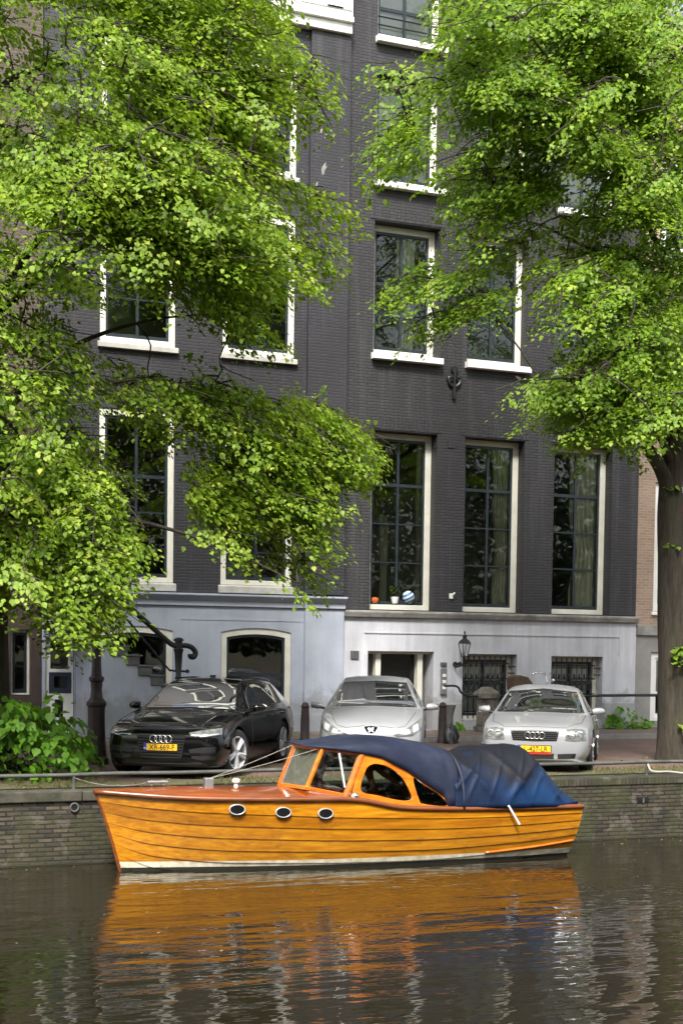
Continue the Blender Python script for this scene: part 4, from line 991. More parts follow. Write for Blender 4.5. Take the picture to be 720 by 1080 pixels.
COU = [(0.00, .22, .56, .64, .44, .58, .60, .40, .64, .66), (.05, .18, .66, .75, .45, .69, .655, .48, .69, .71), (.20, .165, .75, .83, .47, .77, .715, .55, .745, .765),
       (.50, .16, .79, .865, .50, .80, .77, .60, .80, .82), (.85, .16, .81, .882, .53, .805, .82, .63, .855, .875), (1.18, .16, .81, .882, .54, .80, .86, .66, .90, .92),
       (1.28, .16, .81, .88, .54, .80, .865, .66, .95, .975), (1.95, .16, .81, .88, .54, .80, .885, .60, 1.215, 1.30), (2.25, .16, .81, .88, .55, .79, .89, .59, 1.25, 1.35),
       (2.6, .17, .81, .88, .56, .78, .89, .54, 1.25, 1.335), (3.2, .18, .82, .882, .57, .78, .885, .53, 1.09, 1.15), (3.6, .2, .79, .86, .57, .76, .86, .56, .93, .97), (3.9, .25, .70, .77, .56, .68, .76, .5, .80, .82), (4.04, .32, .54, .60, .52, .54, .64, .40, .68, .69)]
def cou_front(t, o, patch, line, proj):
    patch('grille', 'black', 'F', [(-.38, .665), (0, .675), (.38, .665)], [(-.34, .515), (0, .505), (.34, .515)], .008, 26, 8)
    b = MB()
    for k in range(5):
        z = .53+.03*k; pts = [proj('F', x_, z)[0]+Vector((0, -.012, 0)) for x_ in np.linspace(-.345, .345, 12)]; b.tube(pts, .006, 5)
    b.build('grille_slat', M_['gloss_black'], t, world=False)
    for s_ in (-1, 1):
        hl_ = patch('headlight', 'lamp', 'F', [(s_*.49, .69), (s_*.62, .70), (s_*.77, .685)], [(s_*.47, .525), (s_*.62, .515), (s_*.785, .53)], .008, 18, 10)
        for cx in (.57, .69):
            p_, _ = proj('F', s_*cx, .61); b = MB(); b.tube([p_+Vector((.055*cos(q_*PI/10), -.012, .055*sin(q_*PI/10))) for q_ in range(21)], .006, 5, cap=False); b.build('lamp_ring', M_['chrome'], hl_, world=False)
        patch('air_intake', 'black', 'F', [(s_*.36, .31), (s_*.64, .325)], [(s_*.36, .235), (s_*.62, .25)], .008, 14, 6)
        V = 'R' if s_ > 0 else 'L'
        patch('side_window', 'carglass', V, [(1.66, 1.06), (2.0, 1.225), (2.35, 1.25), (2.55, 1.24)], [(1.45, .91), (2.0, .915), (2.62, .93)], .006, 22, 8)
        patch('rear_quarter_window', 'carglass', V, [(2.6, 1.235), (2.9, 1.16), (3.05, 1.08)], [(2.66, .93), (2.9, .935), (3.15, .95)], .006, 12, 8)
        line('door_gap', V, [(1.38, .87), (1.36, .5), (1.42, .28)]); line('door_gap', V, [(2.6, .9), (2.62, .5), (2.5, .28)])
        p_, _ = proj(V, 2.45, .74); b = MB(); b.tube([p_+Vector((s_*.012, -.09, 0)), p_+Vector((s_*.022, 0, 0)), p_+Vector((s_*.012, .09, 0))], .014, 6); b.build('door_handle', M_['silver2'], o, world=False, smooth=True)
        line('bonnet_gap', 'T', [(s_*.50, .12), (s_*.70, .45), (s_*.74, 1.12)], .004)
        b = MB(); fuel = None
    line('bonnet_gap', 'F', [(-.50, .715), (0, .725), (.50, .715)], .0035)
    patch('windscreen', 'carglass', 'F', [(-.555, 1.225), (0, 1.275), (.555, 1.225)], [(-.715, .90), (0, .915), (.715, .90)], .006, 24, 12)
    line('wiper', 'F', [(.55, .925), (-.05, .935)], .010, 'black'); line('wiper', 'F', [(-.05, .93), (-.6, .925)], .010, 'black')
    patch('lower_intake', 'black', 'F', [(-.30, .315), (0, .315), (.30, .315)], [(-.30, .235), (0, .23), (.30, .235)], .008, 20, 6)
    pl_ = plate(t, proj, 0, .385, 'L-427-LR', o, red=True); rings(t, proj, .592, .050)
car('parked_car', 'rounded silver coupe with yellow plate, parked left of the right tree', (12.66, 21.0, 0), 35, COU, 'silver2', [(.86, .318, .765), (3.29, .318, .765)],
    dict(mirror=(.84, 1.42, .93), spokes=6, bright=True, scale=1.03), cou_front)
# ================================================================== BOAT
bt = thing('motor_boat', 'varnished clinker wooden motor boat with navy canopy, moored against the canal wall', 'boat', (5.5, 19.34, ZW), rad(-1.2))
def wood(name, c1, c2, rough=.22, coat=.7, gr=(.5, 9, 9), wear=None):
    m_, nt, p = newmat(name); v = coords(nt, gr)
    f = noise(nt, v, 3.2, 7, .62); c = ramp(nt, f, [(.28, c2), (.72, c1)])
    g = nt.nodes.new('ShaderNodeNewGeometry')
    c = mixc(nt, 1, c, ramp(nt, g.outputs['Random Per Island'], [(0, (.70, .64, .60)), (1, (1.10, 1.12, 1.0))]), 'MULTIPLY')
    v2 = coords(nt)
    c = mixc(nt, ramp(nt, noise(nt, v2, 2.6, 7, .7), [(.57, (0, 0, 0)), (.72, (.6, .6, .6))]), c, wear or (.16, .055, .012))
    c = mixc(nt, 1, c, ramp(nt, noise(nt, coords(nt, (.9, 4, 7)), 1.6, 5, .6), [(.3, (.66, .58, .5)), (.7, (1.15, 1.15, 1.1))]), 'MULTIPLY')
    nt.links.new(c, p.inputs['Base Color']); p.inputs['Roughness'].default_value = rough
    p.inputs['Coat Weight'].default_value = coat; p.inputs['Coat Roughness'].default_value = .12
    bump(nt, p, noise(nt, v, 14, 4), .06, .004)
    return m_, nt, p, c
def hull_mat():
    m_, nt, p, c = wood('varnished_planks', (.57, .265, .013), (.36, .125, .006), .14, .8)
    tc = nt.nodes.new('ShaderNodeTexCoord'); sp = nt.nodes.new('ShaderNodeSeparateXYZ'); nt.links.new(tc.outputs['Object'], sp.inputs[0])
    def step(z0, z1):
        mr = N(nt, 'ShaderNodeMapRange'); mr.inputs[1].default_value = z0; mr.inputs[2].default_value = z1; nt.links.new(sp.outputs[2], mr.inputs[0]); return mr.outputs[0]
    nz = noise(nt, tc.outputs['Object'], 9, 5)
    white = ramp(nt, nz, [(.35, (.42, .38, .27)), (.65, (.66, .62, .50))])
    c = mixc(nt, step(.120, .124), white, c)
    c = mixc(nt, step(.040, .046), (.02, .022, .018), c)
    nt.links.new(c, p.inputs['Base Color']); return m_
M_['hull'] = hull_mat()
M_['deckwood'] = wood('red_brown_deck', (.30, .075, .014), (.18, .042, .009), .18, .9, (.4, 12, 9))[0]
M_['railwood'] = wood('dark_rail_wood', (.24, .075, .022), (.13, .036, .013), .35, .3, (.5, 9, 9))[0]
M_['framewood'] = wood('orange_frame_wood', (.66, .21, .016), (.50, .13, .010), .2, .9, (2, 9, 2))[0]
M_['seamshade'] = plain('plank_seam_shade', (.030, .011, .004), .7)  # dark step faces: shade under each plank lap put into the colour
UB, UE = -.46, 6.52
sheer_u = [-.46, .04, .6, 1.25, 1.97, 2.72, 3.0, 3.3, 3.56, 4.29, 5.33, 6.55]
sheer_w = [1.065, 1.03, .995, .975, .965, .955, .935, .875, .825, .785, .76, .745]
strake_w = [1.065, 1.02, .975, .94, .90, .855, .842, .83, .82, .79, .765, .75]
def strake(u): return float(pchip(sheer_u, strake_w, u))
def sheer(u): return float(pchip(sheer_u, sheer_w, u))
def half(t): return float(pchip([0, .06, .14, .26, .42, .6, .78, 1], [.02, .20, .39, .58, .72, .77, .755, .66], t))
def keel(t): return float(pchip([0, .08, .25, .6, .85, 1], [-.06, -.30, -.42, -.40, -.25, -.10], t))
def hull_pt(t, q, off=0.0, s_=-1):
    ub = -.46+.36*(q**.85) if q < 1 else -.10
    u = ub+(UE-ub)*t
    us = UB+(UE-UB)*t; wt = strake(us); w = wt+(keel(t)-wt)*q
    if q < .125: w += (sheer(us)-wt)*(1-8*q)
    e = float(pchip([0, .15, .45, 1], [.95, .62, .30, .26], t))
    h = half(t)*(max(0., 1-q)**e)*(1+.05*sin(PI*min(1, q*1.4))*min(1, t*4))
    if t > .93: u -= .10*(q)*(t-.93)/.07
    return (u, s_*(h+off*min(1, t*12+.15)), w)
NT = 64; ts = [(i/NT)**1.15 for i in range(NT+1)]; KS = 8
b = MB()
for s_ in (-1, 1):
    for k in range(KS):
        q0, q1 = k/KS, (k+1)/KS
        rows = []
        for q, off in ((q0, .002), (q0+(q1-q0)*.5, .008), (q1-.002, .014)): rows.append([hull_pt(t, q, off, s_) for t in ts])
        b.grid(rows if s_ < 0 else rows[::-1], 0)
        if k < KS-1:
            r2 = [hull_pt(t, q1-.002, .014, s_) for t in ts], [hull_pt(t, q1, -.003, s_) for t in ts], [hull_pt(t, q1+.003, .003, s_) for t in ts]
            b.grid(r2 if s_ < 0 else r2[::-1], 1)
hull = b.build('hull', [M_['hull'], M_['seamshade']], bt, world=False, smooth=True, angle=30)
tr = [hull_pt(1, q, .01, -1) for q in np.linspace(0, .99, 12)]; tr += [(u, -v, w) for u, v, w in tr[::-1]]
b = MB(); b.add(tr+[(u-.06, v*.98, w) for u, v, w in tr], [tuple(range(len(tr)))]+[(i, i+1, i+1+len(tr), i+len(tr)) for i in range(len(tr)-1)]); b.build('transom', M_['hull'], bt, world=False)
b = MB(); stem = [(-.46+.36*(q**.85), 0, 1.075+(-.06-1.065)*q) for q in np.linspace(0, 1, 12)]; b.tube([(u-.005, v, w) for u, v, w in stem], .024, 8, square=True); b.build('stem_post', M_['railwood'], bt, world=False, smooth=True, angle=40)
for s_ in (-1, 1):       # rubbing rail and toe rail
    b = MB(); pts = [hull_pt(t, 0, .012, s_) for t in np.linspace(0, 1, 60)]
    b.tube([(u, v, w-.005) for u, v, w in pts], .036, 8); b.build('gunwale', M_['railwood'], bt, world=False, smooth=True)
    b = MB(); b.tube([hull_pt(t, .60, .022, s_) for t in np.linspace(.77, .995, 24)], .018, 6); b.build('rubbing_strake', M_['framewood'], bt, world=False, smooth=True)
def deck(u0, u1, crown, n=24, lift=.02):
    P = []
    for i in range(n+1):
        u = u0+(u1-u0)*i/n; t = (u-UB)/(UE-UB); h = half(max(t, .0)); row = []
        for j in range(15):
            v = h*(-1+2*j/14); row.append((u, v, sheer(u)+lift+crown*(1-(v/max(h, .02))**2)*min(1, h/.45)))
        P.append(row)
    return P
b = MB(); b.grid(deck(-.44, 2.9, .10)); o = b.build('foredeck', M_['deckwood'], bt, world=False, smooth=True)
b = MB(); b.grid(deck(5.9, 6.50, .05)); b.build('aft_deck', M_['deckwood'], bt, world=False, smooth=True)
b = MB(); b.grid([[(u, v*(half((u-UB)/(UE-UB))*.55), .24) for v in (-1, 0, 1)] for u in np.linspace(1.2, 6.2, 12)]); b.build('cabin_sole', M_['railwood'], bt, world=False)
for u0 in (3.1, 4.0):
    b = MB(); b.box(u0, u0+.45, -.55, .55, .201, .62); b.build('thwart', M_['deckwood'], bt, world=False, bevel=.02)
# oval portholes
for (u, w) in ((1.30, .835), (1.91, .79), (2.49, .765)):
    for s_ in (-1,):
        t = (u+.40-.0)/(UE-UB); best = min((abs(hull_pt(tt, qq)[0]-u)+abs(hull_pt(tt, qq)[2]-w), tt, qq) for tt in np.linspace(.05, .6, 120) for qq in np.linspace(.02, .5, 60))
        t, q = best[1:]; v = hull_pt(t, q, .012)[1]; dv = (hull_pt(t+.02, q)[1]-hull_pt(t-.02, q)[1])/(.04*(UE-UB))
        f = lambda a_, c_, d, u=u, w=w, v=v, dv=dv: (u+a_, v+dv*a_-d+.10*(c_), w+c_)
        el = lambda ra, rb: [(ra*cos(k*PI/16), rb*sin(k*PI/16)) for k in range(32)]
        b = MB(); b.prism(el(.106, .070), [el(.094, .058)], .03, 0, to=f); po = b.build('porthole', M_['alloy_bright'], bt, world=False, bevel=.006)
        b = MB(); b.prism(el(.095, .059), (), .018, .004, to=f); b.build('pane', M_['gloss_black'], po, world=False)
# windscreen
def bar(pts, r, n_='windscreen_frame'):
    b = MB()
    for p_, q_ in pts: b.tube([p_, q_], r, 4, square=True)
    return b.build(n_, M_['framewood'], bt, world=False, bevel=.006, bseg=1)
cb, ct = (2.10, 0, 1.10), (2.32, 0, 1.63)
for s_ in (-1, 1):
    nb_, nt_ = (2.30, s_*.52, 1.09), (2.54, s_*.47, 1.61); mb_, mt_ = (2.84, s_*.66, .98), (3.06, s_*.60, 1.54)
    fo = bar([(cb, nb_), (ct, nt_), (nb_, nt_), (nb_, mb_), (nt_, mt_)] + ([(cb, ct)] if s_ < 0 else []), .036)
    for A_, B_, C_, D_, gm in ((cb, nb_, nt_, ct, 'hazy'), (nb_, mb_, mt_, nt_, 'clear')):
        b = MB(); vs = [Vector(p_) for p_ in (A_, B_, C_, D_)]; nn = (vs[1]-vs[0]).cross(vs[3]-vs[0]).normalized()*.003
        b.add([p_-nn for p_ in vs]+[p_+nn for p_ in vs], [(0, 1, 2, 3), (7, 6, 5, 4), (0, 4, 5, 1), (1, 5, 6, 2), (2, 6, 7, 3), (3, 7, 4, 0)]); b.build('pane', M_[gm], fo, world=False)
    b = MB(); b.tube([(2.80, s_*.675, .95), (3.07, s_*.61, 1.56)], .055, 8, square=True); b.build('door_post', M_['railwood'] if False else M_['framewood'], bt, world=False, bevel=.01)
    b = MB(); b.tube([(2.12, s_*.03, 1.05), (2.33, s_*.54, 1.03), (2.86, s_*.69, .94)], .03, 6); b.build('coaming', M_['deckwood'], bt, world=False)
    # cabin side with two curved windows
    w1 = smooth_loop([(3.02, 1.05), (3.08, 1.30), (3.20, 1.405), (3.42, 1.365), (3.63, 1.21), (3.76, .96), (3.70, .905), (3.55, .915), (3.25, .985)], 5)
    w2 = smooth_loop([(3.80, 1.20), (3.95, 1.11), (4.18, .97), (4.30, .84), (4.22, .815), (3.95, .85), (3.88, .90)], 5)
    side = [(2.86, .93), (3.05, 1.54), (3.2, 1.555), (3.45, 1.51), (3.72, 1.37), (4.02, 1.17), (4.28, .98), (4.48, .86), (4.48, .79), (4.2, .785), (3.7, .81), (3.4, .86), (3.15, .91)]
    f = lambda a_, c_, d, s_=s_: (a_, s_*(.71-.13*(c_-.85)+d), c_)
    b = MB(); b.prism(side, [w1, w2], .0, .03, to=f); so = b.build('cabin_side', M_['framewood'], bt, world=False, bevel=.006, bseg=1, recalc=True)
    for wv in (w1, w2):
        b = MB(); b.prism(wv, (), .012, .016, to=f); b.build('pane', M_['clear'], so, world=False, recalc=True)
# canvas canopy over the cabin and a second sheet over the stern
def canvas_mat():
    m_, nt, p = newmat('navy_canvas'); v = coords(nt)
    c = ramp(nt, noise(nt, v, 1.5, 5, .6), [(.30, (.009, .012, .027)), (.5, (.016, .021, .042)), (.72, (.032, .037, .058))])
    sp = nt.nodes.new('ShaderNodeSeparateXYZ'); tc = nt.nodes.new('ShaderNodeTexCoord'); nt.links.new(tc.outputs['Object'], sp.inputs[0])
    mr = N(nt, 'ShaderNodeMapRange'); mr.inputs[1].default_value = 4.35; mr.inputs[2].default_value = 4.5; nt.links.new(sp.outputs[0], mr.inputs[0])
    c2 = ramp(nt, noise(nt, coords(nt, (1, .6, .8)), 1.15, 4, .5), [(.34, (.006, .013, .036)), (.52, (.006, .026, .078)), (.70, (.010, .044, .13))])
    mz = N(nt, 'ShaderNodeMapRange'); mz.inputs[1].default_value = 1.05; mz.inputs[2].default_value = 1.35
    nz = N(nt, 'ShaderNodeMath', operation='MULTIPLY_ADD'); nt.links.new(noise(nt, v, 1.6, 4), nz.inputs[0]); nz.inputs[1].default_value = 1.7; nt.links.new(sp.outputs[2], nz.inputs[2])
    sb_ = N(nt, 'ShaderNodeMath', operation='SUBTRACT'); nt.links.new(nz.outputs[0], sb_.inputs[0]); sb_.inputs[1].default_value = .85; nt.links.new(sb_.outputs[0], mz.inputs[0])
    c2 = mixc(nt, mz.outputs[0], c2, (.008, .009, .014))      # sheet's lit and dark pattern put into the colour: dark top, blue flanks
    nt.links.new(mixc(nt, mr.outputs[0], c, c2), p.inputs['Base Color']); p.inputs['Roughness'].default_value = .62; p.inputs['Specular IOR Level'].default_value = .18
    bump(nt, p, noise(nt, v, 5, 5, .6), .35, .03); return m_
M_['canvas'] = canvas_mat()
def drape(us, top, edge, hv, wr, n=40, ev=.55, ew=.62):
    P = []
    for u in us:
        T, E = float(np.interp(u, *zip(*top))), float(np.interp(u, *zip(*edge))); H = float(np.interp(u, *zip(*hv))); row = []
        for j in range(n+1):
            a_ = PI*j/n; c_ = cos(a_); s__ = sin(a_)
            v = -math.copysign(abs(c_)**ev, c_)*H; w = E+(T-E)*(s__**ew)
            k_ = wr(u, a_); row.append((u, v*(1+k_), w+k_*.5*s__))
        P.append(row)
    return P
top1 = [(2.28, 1.655), (2.45, 1.665), (2.74, 1.68), (3.02, 1.735), (3.38, 1.755), (3.8, 1.71), (4.19, 1.645), (4.48, 1.55)]
ed1 = [(2.28, 1.645), (2.53, 1.625), (2.8, 1.59), (3.1, 1.54), (3.35, 1.485), (3.71, 1.305), (4.0, 1.105), (4.25, .95), (4.30, .80), (4.48, .76)]
hv1 = [(2.28, .30), (2.45, .46), (2.6, .56), (3.05, .66), (3.7, .70), (4.48, .76)]
wr1 = lambda u, a_: .006*sin(9*u+3*a_)+.008*sin(17*u-5*cos(a_)*4)*max(0, (u-2.9)/1.5)+.012*max(0, u-3.6)*sin(6*a_+4*u)
b = MB(); b.grid(drape(np.linspace(2.28, 4.47, 60), top1, ed1, hv1, wr1)); o = b.build('canopy', M_['canvas'], bt, world=False, smooth=True)
md = o.modifiers.new('t', 'SOLIDIFY'); md.thickness = .012
top2 = [(4.40, 1.49), (4.6, 1.49), (4.8, 1.51), (5.12, 1.59), (5.5, 1.60), (5.72, 1.58), (5.82, 1.48), (5.97, 1.32), (6.13, 1.14), (6.32, .92), (6.46, .80)]
ed2 = [(4.40, .77), (5.3, .76), (6.2, .755), (6.46, .77)]
hv2 = [(4.40, .785), (5.3, .79), (6.0, .74), (6.46, .62)]
def wr2(u, a_):
    s__ = abs(sin(a_)); sd = 1-s__
    sag = -.05*math.exp(-((u-5.1)/.35)**2)*math.exp(-((s__-.75)/.2)**2)
    f1 = 1-abs(sin(5.5*u+3.2*s__+.4)); f2 = 1-abs(sin(9*u-4*s__)); f3 = 1-abs(sin(3.1*u-2.6*s__-.3)); en = min(1, 3.2*s__)*(1-.55*s__); return sag+en*(.075*f1**3+.04*f2**5+.085*f3**6)-.02*en
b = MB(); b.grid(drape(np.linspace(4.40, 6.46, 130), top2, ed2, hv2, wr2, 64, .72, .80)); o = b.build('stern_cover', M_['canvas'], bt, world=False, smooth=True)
md = o.modifiers.new('t', 'SOLIDIFY'); md.thickness = .012
M_['piping'] = mat('dark_piping', (.012, .016, .035), .7, vs=10)
for u, dz in ((4.48, .02),):
    T, E = float(np.interp(u, *zip(*top2))), .77
    b = MB(); b.tube([(u+.05*cos(PI*j/24)**2, -math.copysign(abs(cos(PI*j/24))**.72, cos(PI*j/24))*.80, E+(T+.05+dz-E)*(sin(PI*j/24)**.80)) for j in range(25)], .022, 6); b.build('canopy_seam', M_['piping'], bt, world=False, smooth=True)
# deck gear
b = MB(); b.box(.24, .52, -.05, .03, 1.155, 1.185); b.tube([(.30, -.01, 1.12), (.30, -.01, 1.19)], .03, 8); b.tube([(.46, -.01, 1.12), (.46, -.01, 1.19)], .03, 8); b.build('bow_cleat', M_['alloy'], bt, world=False, bevel=.01)
b = MB(); b.box(1.05, 1.17, .02, .14, 1.09, 1.20); b.build('deck_box', M_['alloy'], bt, world=False, bevel=.01)
b = MB(); b.lathe([(.03, 1.08), (.03, 1.14), (.055, 1.15), (.055, 1.18), (.03, 1.20), (0, 1.205)], (1.45, -.08, 0), 14); b.build('vent', M_['ivory'], bt, world=False, smooth=True, angle=50)
b = MB(); b.lathe([(.05, .96), (.07, .97), (.07, 1.0), (.045, 1.03), (0, 1.035)], (2.92, -.70, 0), 14); b.build('fairlead', M_['chrome'], bt, world=False, smooth=True, angle=50)
b = MB(); b.tube(crom([(6.25, -.45, .80), (6.38, -.3, .83), (6.45, -.05, .84)], 5), .022, 7); b.build('stern_handle', M_['white'], bt, world=False, smooth=True)
b = MB(); b.tube([(2.72, -.63, 1.56), (2.80, -.655, 1.10)], .014, 6); b.build('wiper', M_['white'], bt, world=False)
b = MB(); b.tube([(5.22, -.81, .80), (5.40, -.81, .53)], .016, 7); b.build('cover_stick', M_['net'], bt, world=False)
MW = Matrix.Translation((5.5, 19.34, ZW)) @ Matrix.Rotation(rad(-1.2), 4, 'Z')
def W(p): return tuple(MW @ Vector(p))
def sagline(p, q, sag, n=14): return [tuple(Vector(p).lerp(Vector(q), i/n)-Vector((0, 0, sag*4*(i/n)*(1-i/n)))) for i in range(n+1)]
for dv, lab in ((-.02, 'thin white line running from the bow deck to the middle of the windscreen top'), (.0, 'thin white line running from the deck box to the near corner of the windscreen')):
    e = (2.32, 0, 1.65) if dv else (2.54, -.47, 1.63)
    b = MB(); b.tube(sagline(W((1.12, .08, 1.19)), W(e), .015), .0042, 5); tag(b.build('rope', M_['rope'], smooth=True), lab, 'rope')
b = MB(); b.tube(sagline(W((.30, 0, 1.17)), (5.0, YQ+.20, .16), .08), .007, 6); tag(b.build('rope', M_['oldstone'], smooth=True), 'slack mooring rope from the bow cleat up to the canal rail', 'rope')
b = MB(); b.tube(crom([(14.35, YQ+.2, .17), (14.38, YQ+.1, .06), (14.7, YQ+.04, .05), (15.1, YQ-.06, -.02), (15.5, YQ-.10, -.22), (15.9, YQ-.3, -.50), (16.6, YQ-.9, -.80), (17.4, 18.4, -.85)], 8), .018, 7)
b.lathe([(.028, -.08), (.028, .08)], (15.15, YQ-.07, -.05), 10, M=Matrix.Rotation(rad(60), 3, 'Y'))
tag(b.build('rope', M_['rope'], smooth=True), 'pale mooring rope hanging from the rail over the wall beside the right tree', 'rope')

# ================================================================== TREES
def bark_mat():
    m_, nt, p = newmat('lime_bark'); v = coords(nt, (6, 6, .8)); v2 = coords(nt)
    f = noise(nt, v, 3, 7, .65)
    c = ramp(nt, f, [(.3, (.016, .013, .009)), (.7, (.060, .048, .034))])
    c = mixc(nt, ramp(nt, noise(nt, v2, 1.6, 5), [(.5, (0, 0, 0)), (.7, (.5, .5, .5))]), c, (.055, .06, .025))
    nt.links.new(c, p.inputs['Base Color']); p.inputs['Roughness'].default_value = .9; bump(nt, p, f, .9, .05); return m_
M_['bark'] = bark_mat()
M_['leafL'] = leaf_mat('lime_leaf_blossom', (.065, .115, .014), (.21, .33, .026), (.34, .50, .03), (.47, .52, .08), .38)
M_['leafR'] = leaf_mat('lime_leaf', (.055, .115, .013), (.195, .315, .024), (.31, .48, .026), (.40, .48, .055), .32)

def leaves_mesh(name, pos, nrm, tip, size, m_, parent):
    """thousands of folded heart-shaped leaves: position, face normal, tip direction, size"""
    n = len(pos); nrm = nrm/np.linalg.norm(nrm, axis=1)[:, None]
    tip = tip-nrm*(tip*nrm).sum(1)[:, None]; tip /= np.maximum(1e-6, np.linalg.norm(tip, axis=1))[:, None]
    sd = np.cross(tip, nrm)
    loc = np.array([(0, 0, 0), (.30, .10, .08), (.44, .42, .10), (0, 1.0, -.10), (-.44, .42, .10), (-.30, .10, .08)])
    V = pos[:, None, :]+size[:, None, None]*(loc[None, :, 0, None]*sd[:, None, :]+(loc[None, :, 1, None]-.3)*tip[:, None, :]+loc[None, :, 2, None]*nrm[:, None, :])
    me = bpy.data.meshes.new(name); me.vertices.add(6*n); me.vertices.foreach_set('co', V.reshape(-1).astype(np.float32))
    idx = (np.arange(n)[:, None]*6+np.array([0, 1, 2, 3, 0, 3, 4, 5])[None, :]).reshape(-1)
    me.loops.add(8*n); me.loops.foreach_set('vertex_index', idx.astype(np.int32))
    me.polygons.add(2*n); me.polygons.foreach_set('loop_start', (np.arange(2*n)*4).astype(np.int32))
    me.materials.append(m_); me.update(calc_edges=True); me.validate()
    o = bpy.data.objects.new(name, me); link(o, parent); return o

def in_poly(px, py, poly):
    r = np.zeros(len(px), bool); n = len(poly); j = n-1
    for i in range(n):
        xi, yi = poly[i]; xj, yj = poly[j]
        c = ((yi > py) != (yj > py)) & (px < (xj-xi)*(py-yi)/((yj-yi) or 1e-9)+xi); r ^= c; j = i
    return r

def sprays(cent, trunk, L, Wd, per, size, droop=.25, up=1.0):
    """layered leafy twigs around cluster centres"""
    n = len(cent); out = cent-trunk; out[:, 2] *= .25
    d = out/np.maximum(.3, np.linalg.norm(out, axis=1))[:, None]; d += RNG.normal(0, .45, d.shape)*np.array([1, 1, .4]); d[:, 2] -= droop
    d /= np.linalg.norm(d, axis=1)[:, None]
    sd = np.cross(d, np.array([0, 0, 1.])); sd /= np.linalg.norm(sd, axis=1)[:, None]
    sc = RNG.uniform(.65, 1.3, n)
    r = RNG.uniform(-.6, .6, (n, per)); w = RNG.normal(0, .42, (n, per))*(1-.5*np.abs(r)); h = RNG.normal(0, .075, (n, per))
    drop = -.30*(r+.6)**2-.22*np.abs(w)
    P = cent[:, None, :]+(r*L*sc[:, None])[..., None]*d[:, None, :]+(w*Wd*sc[:, None])[..., None]*sd[:, None, :]
    P[..., 2] += h*L*.9+drop*L
    nr = np.array([0, 0, up])[None, None, :]+RNG.normal(0, .27, (n, per, 3))+RNG.normal(0, .30, (n, 1, 3))+.75*d[:, None, :]*np.array([1, 1, 0])+.35*np.sign(w)[..., None]*sd[:, None, :]
    tp = d[:, None, :]*.6+np.sign(w)[..., None]*sd[:, None, :]*.5+RNG.normal(0, .35, (n, per, 3))-np.array([0, 0, .6])
    sz = size*RNG.uniform(.45, 1.4, (n, per))
    keep = RNG.random(n*per) < np.repeat(RNG.uniform(.55, 1, n), per)
    return P.reshape(-1, 3)[keep], nr.reshape(-1, 3)[keep], tp.reshape(-1, 3)[keep], sz.reshape(-1)[keep], d

def vnoise(P, s, seed):
    """cheap smooth 3D noise in -1..1 for clumps and gaps"""
    r = np.random.default_rng(seed); o = np.zeros(len(P))
    for k in range(7):
        d = r.normal(0, 1, 3); d /= np.linalg.norm(d); o += np.sin(P@d*s*r.uniform(.7, 1.5)+r.uniform(0, 6.28))
    return o/7*1.8

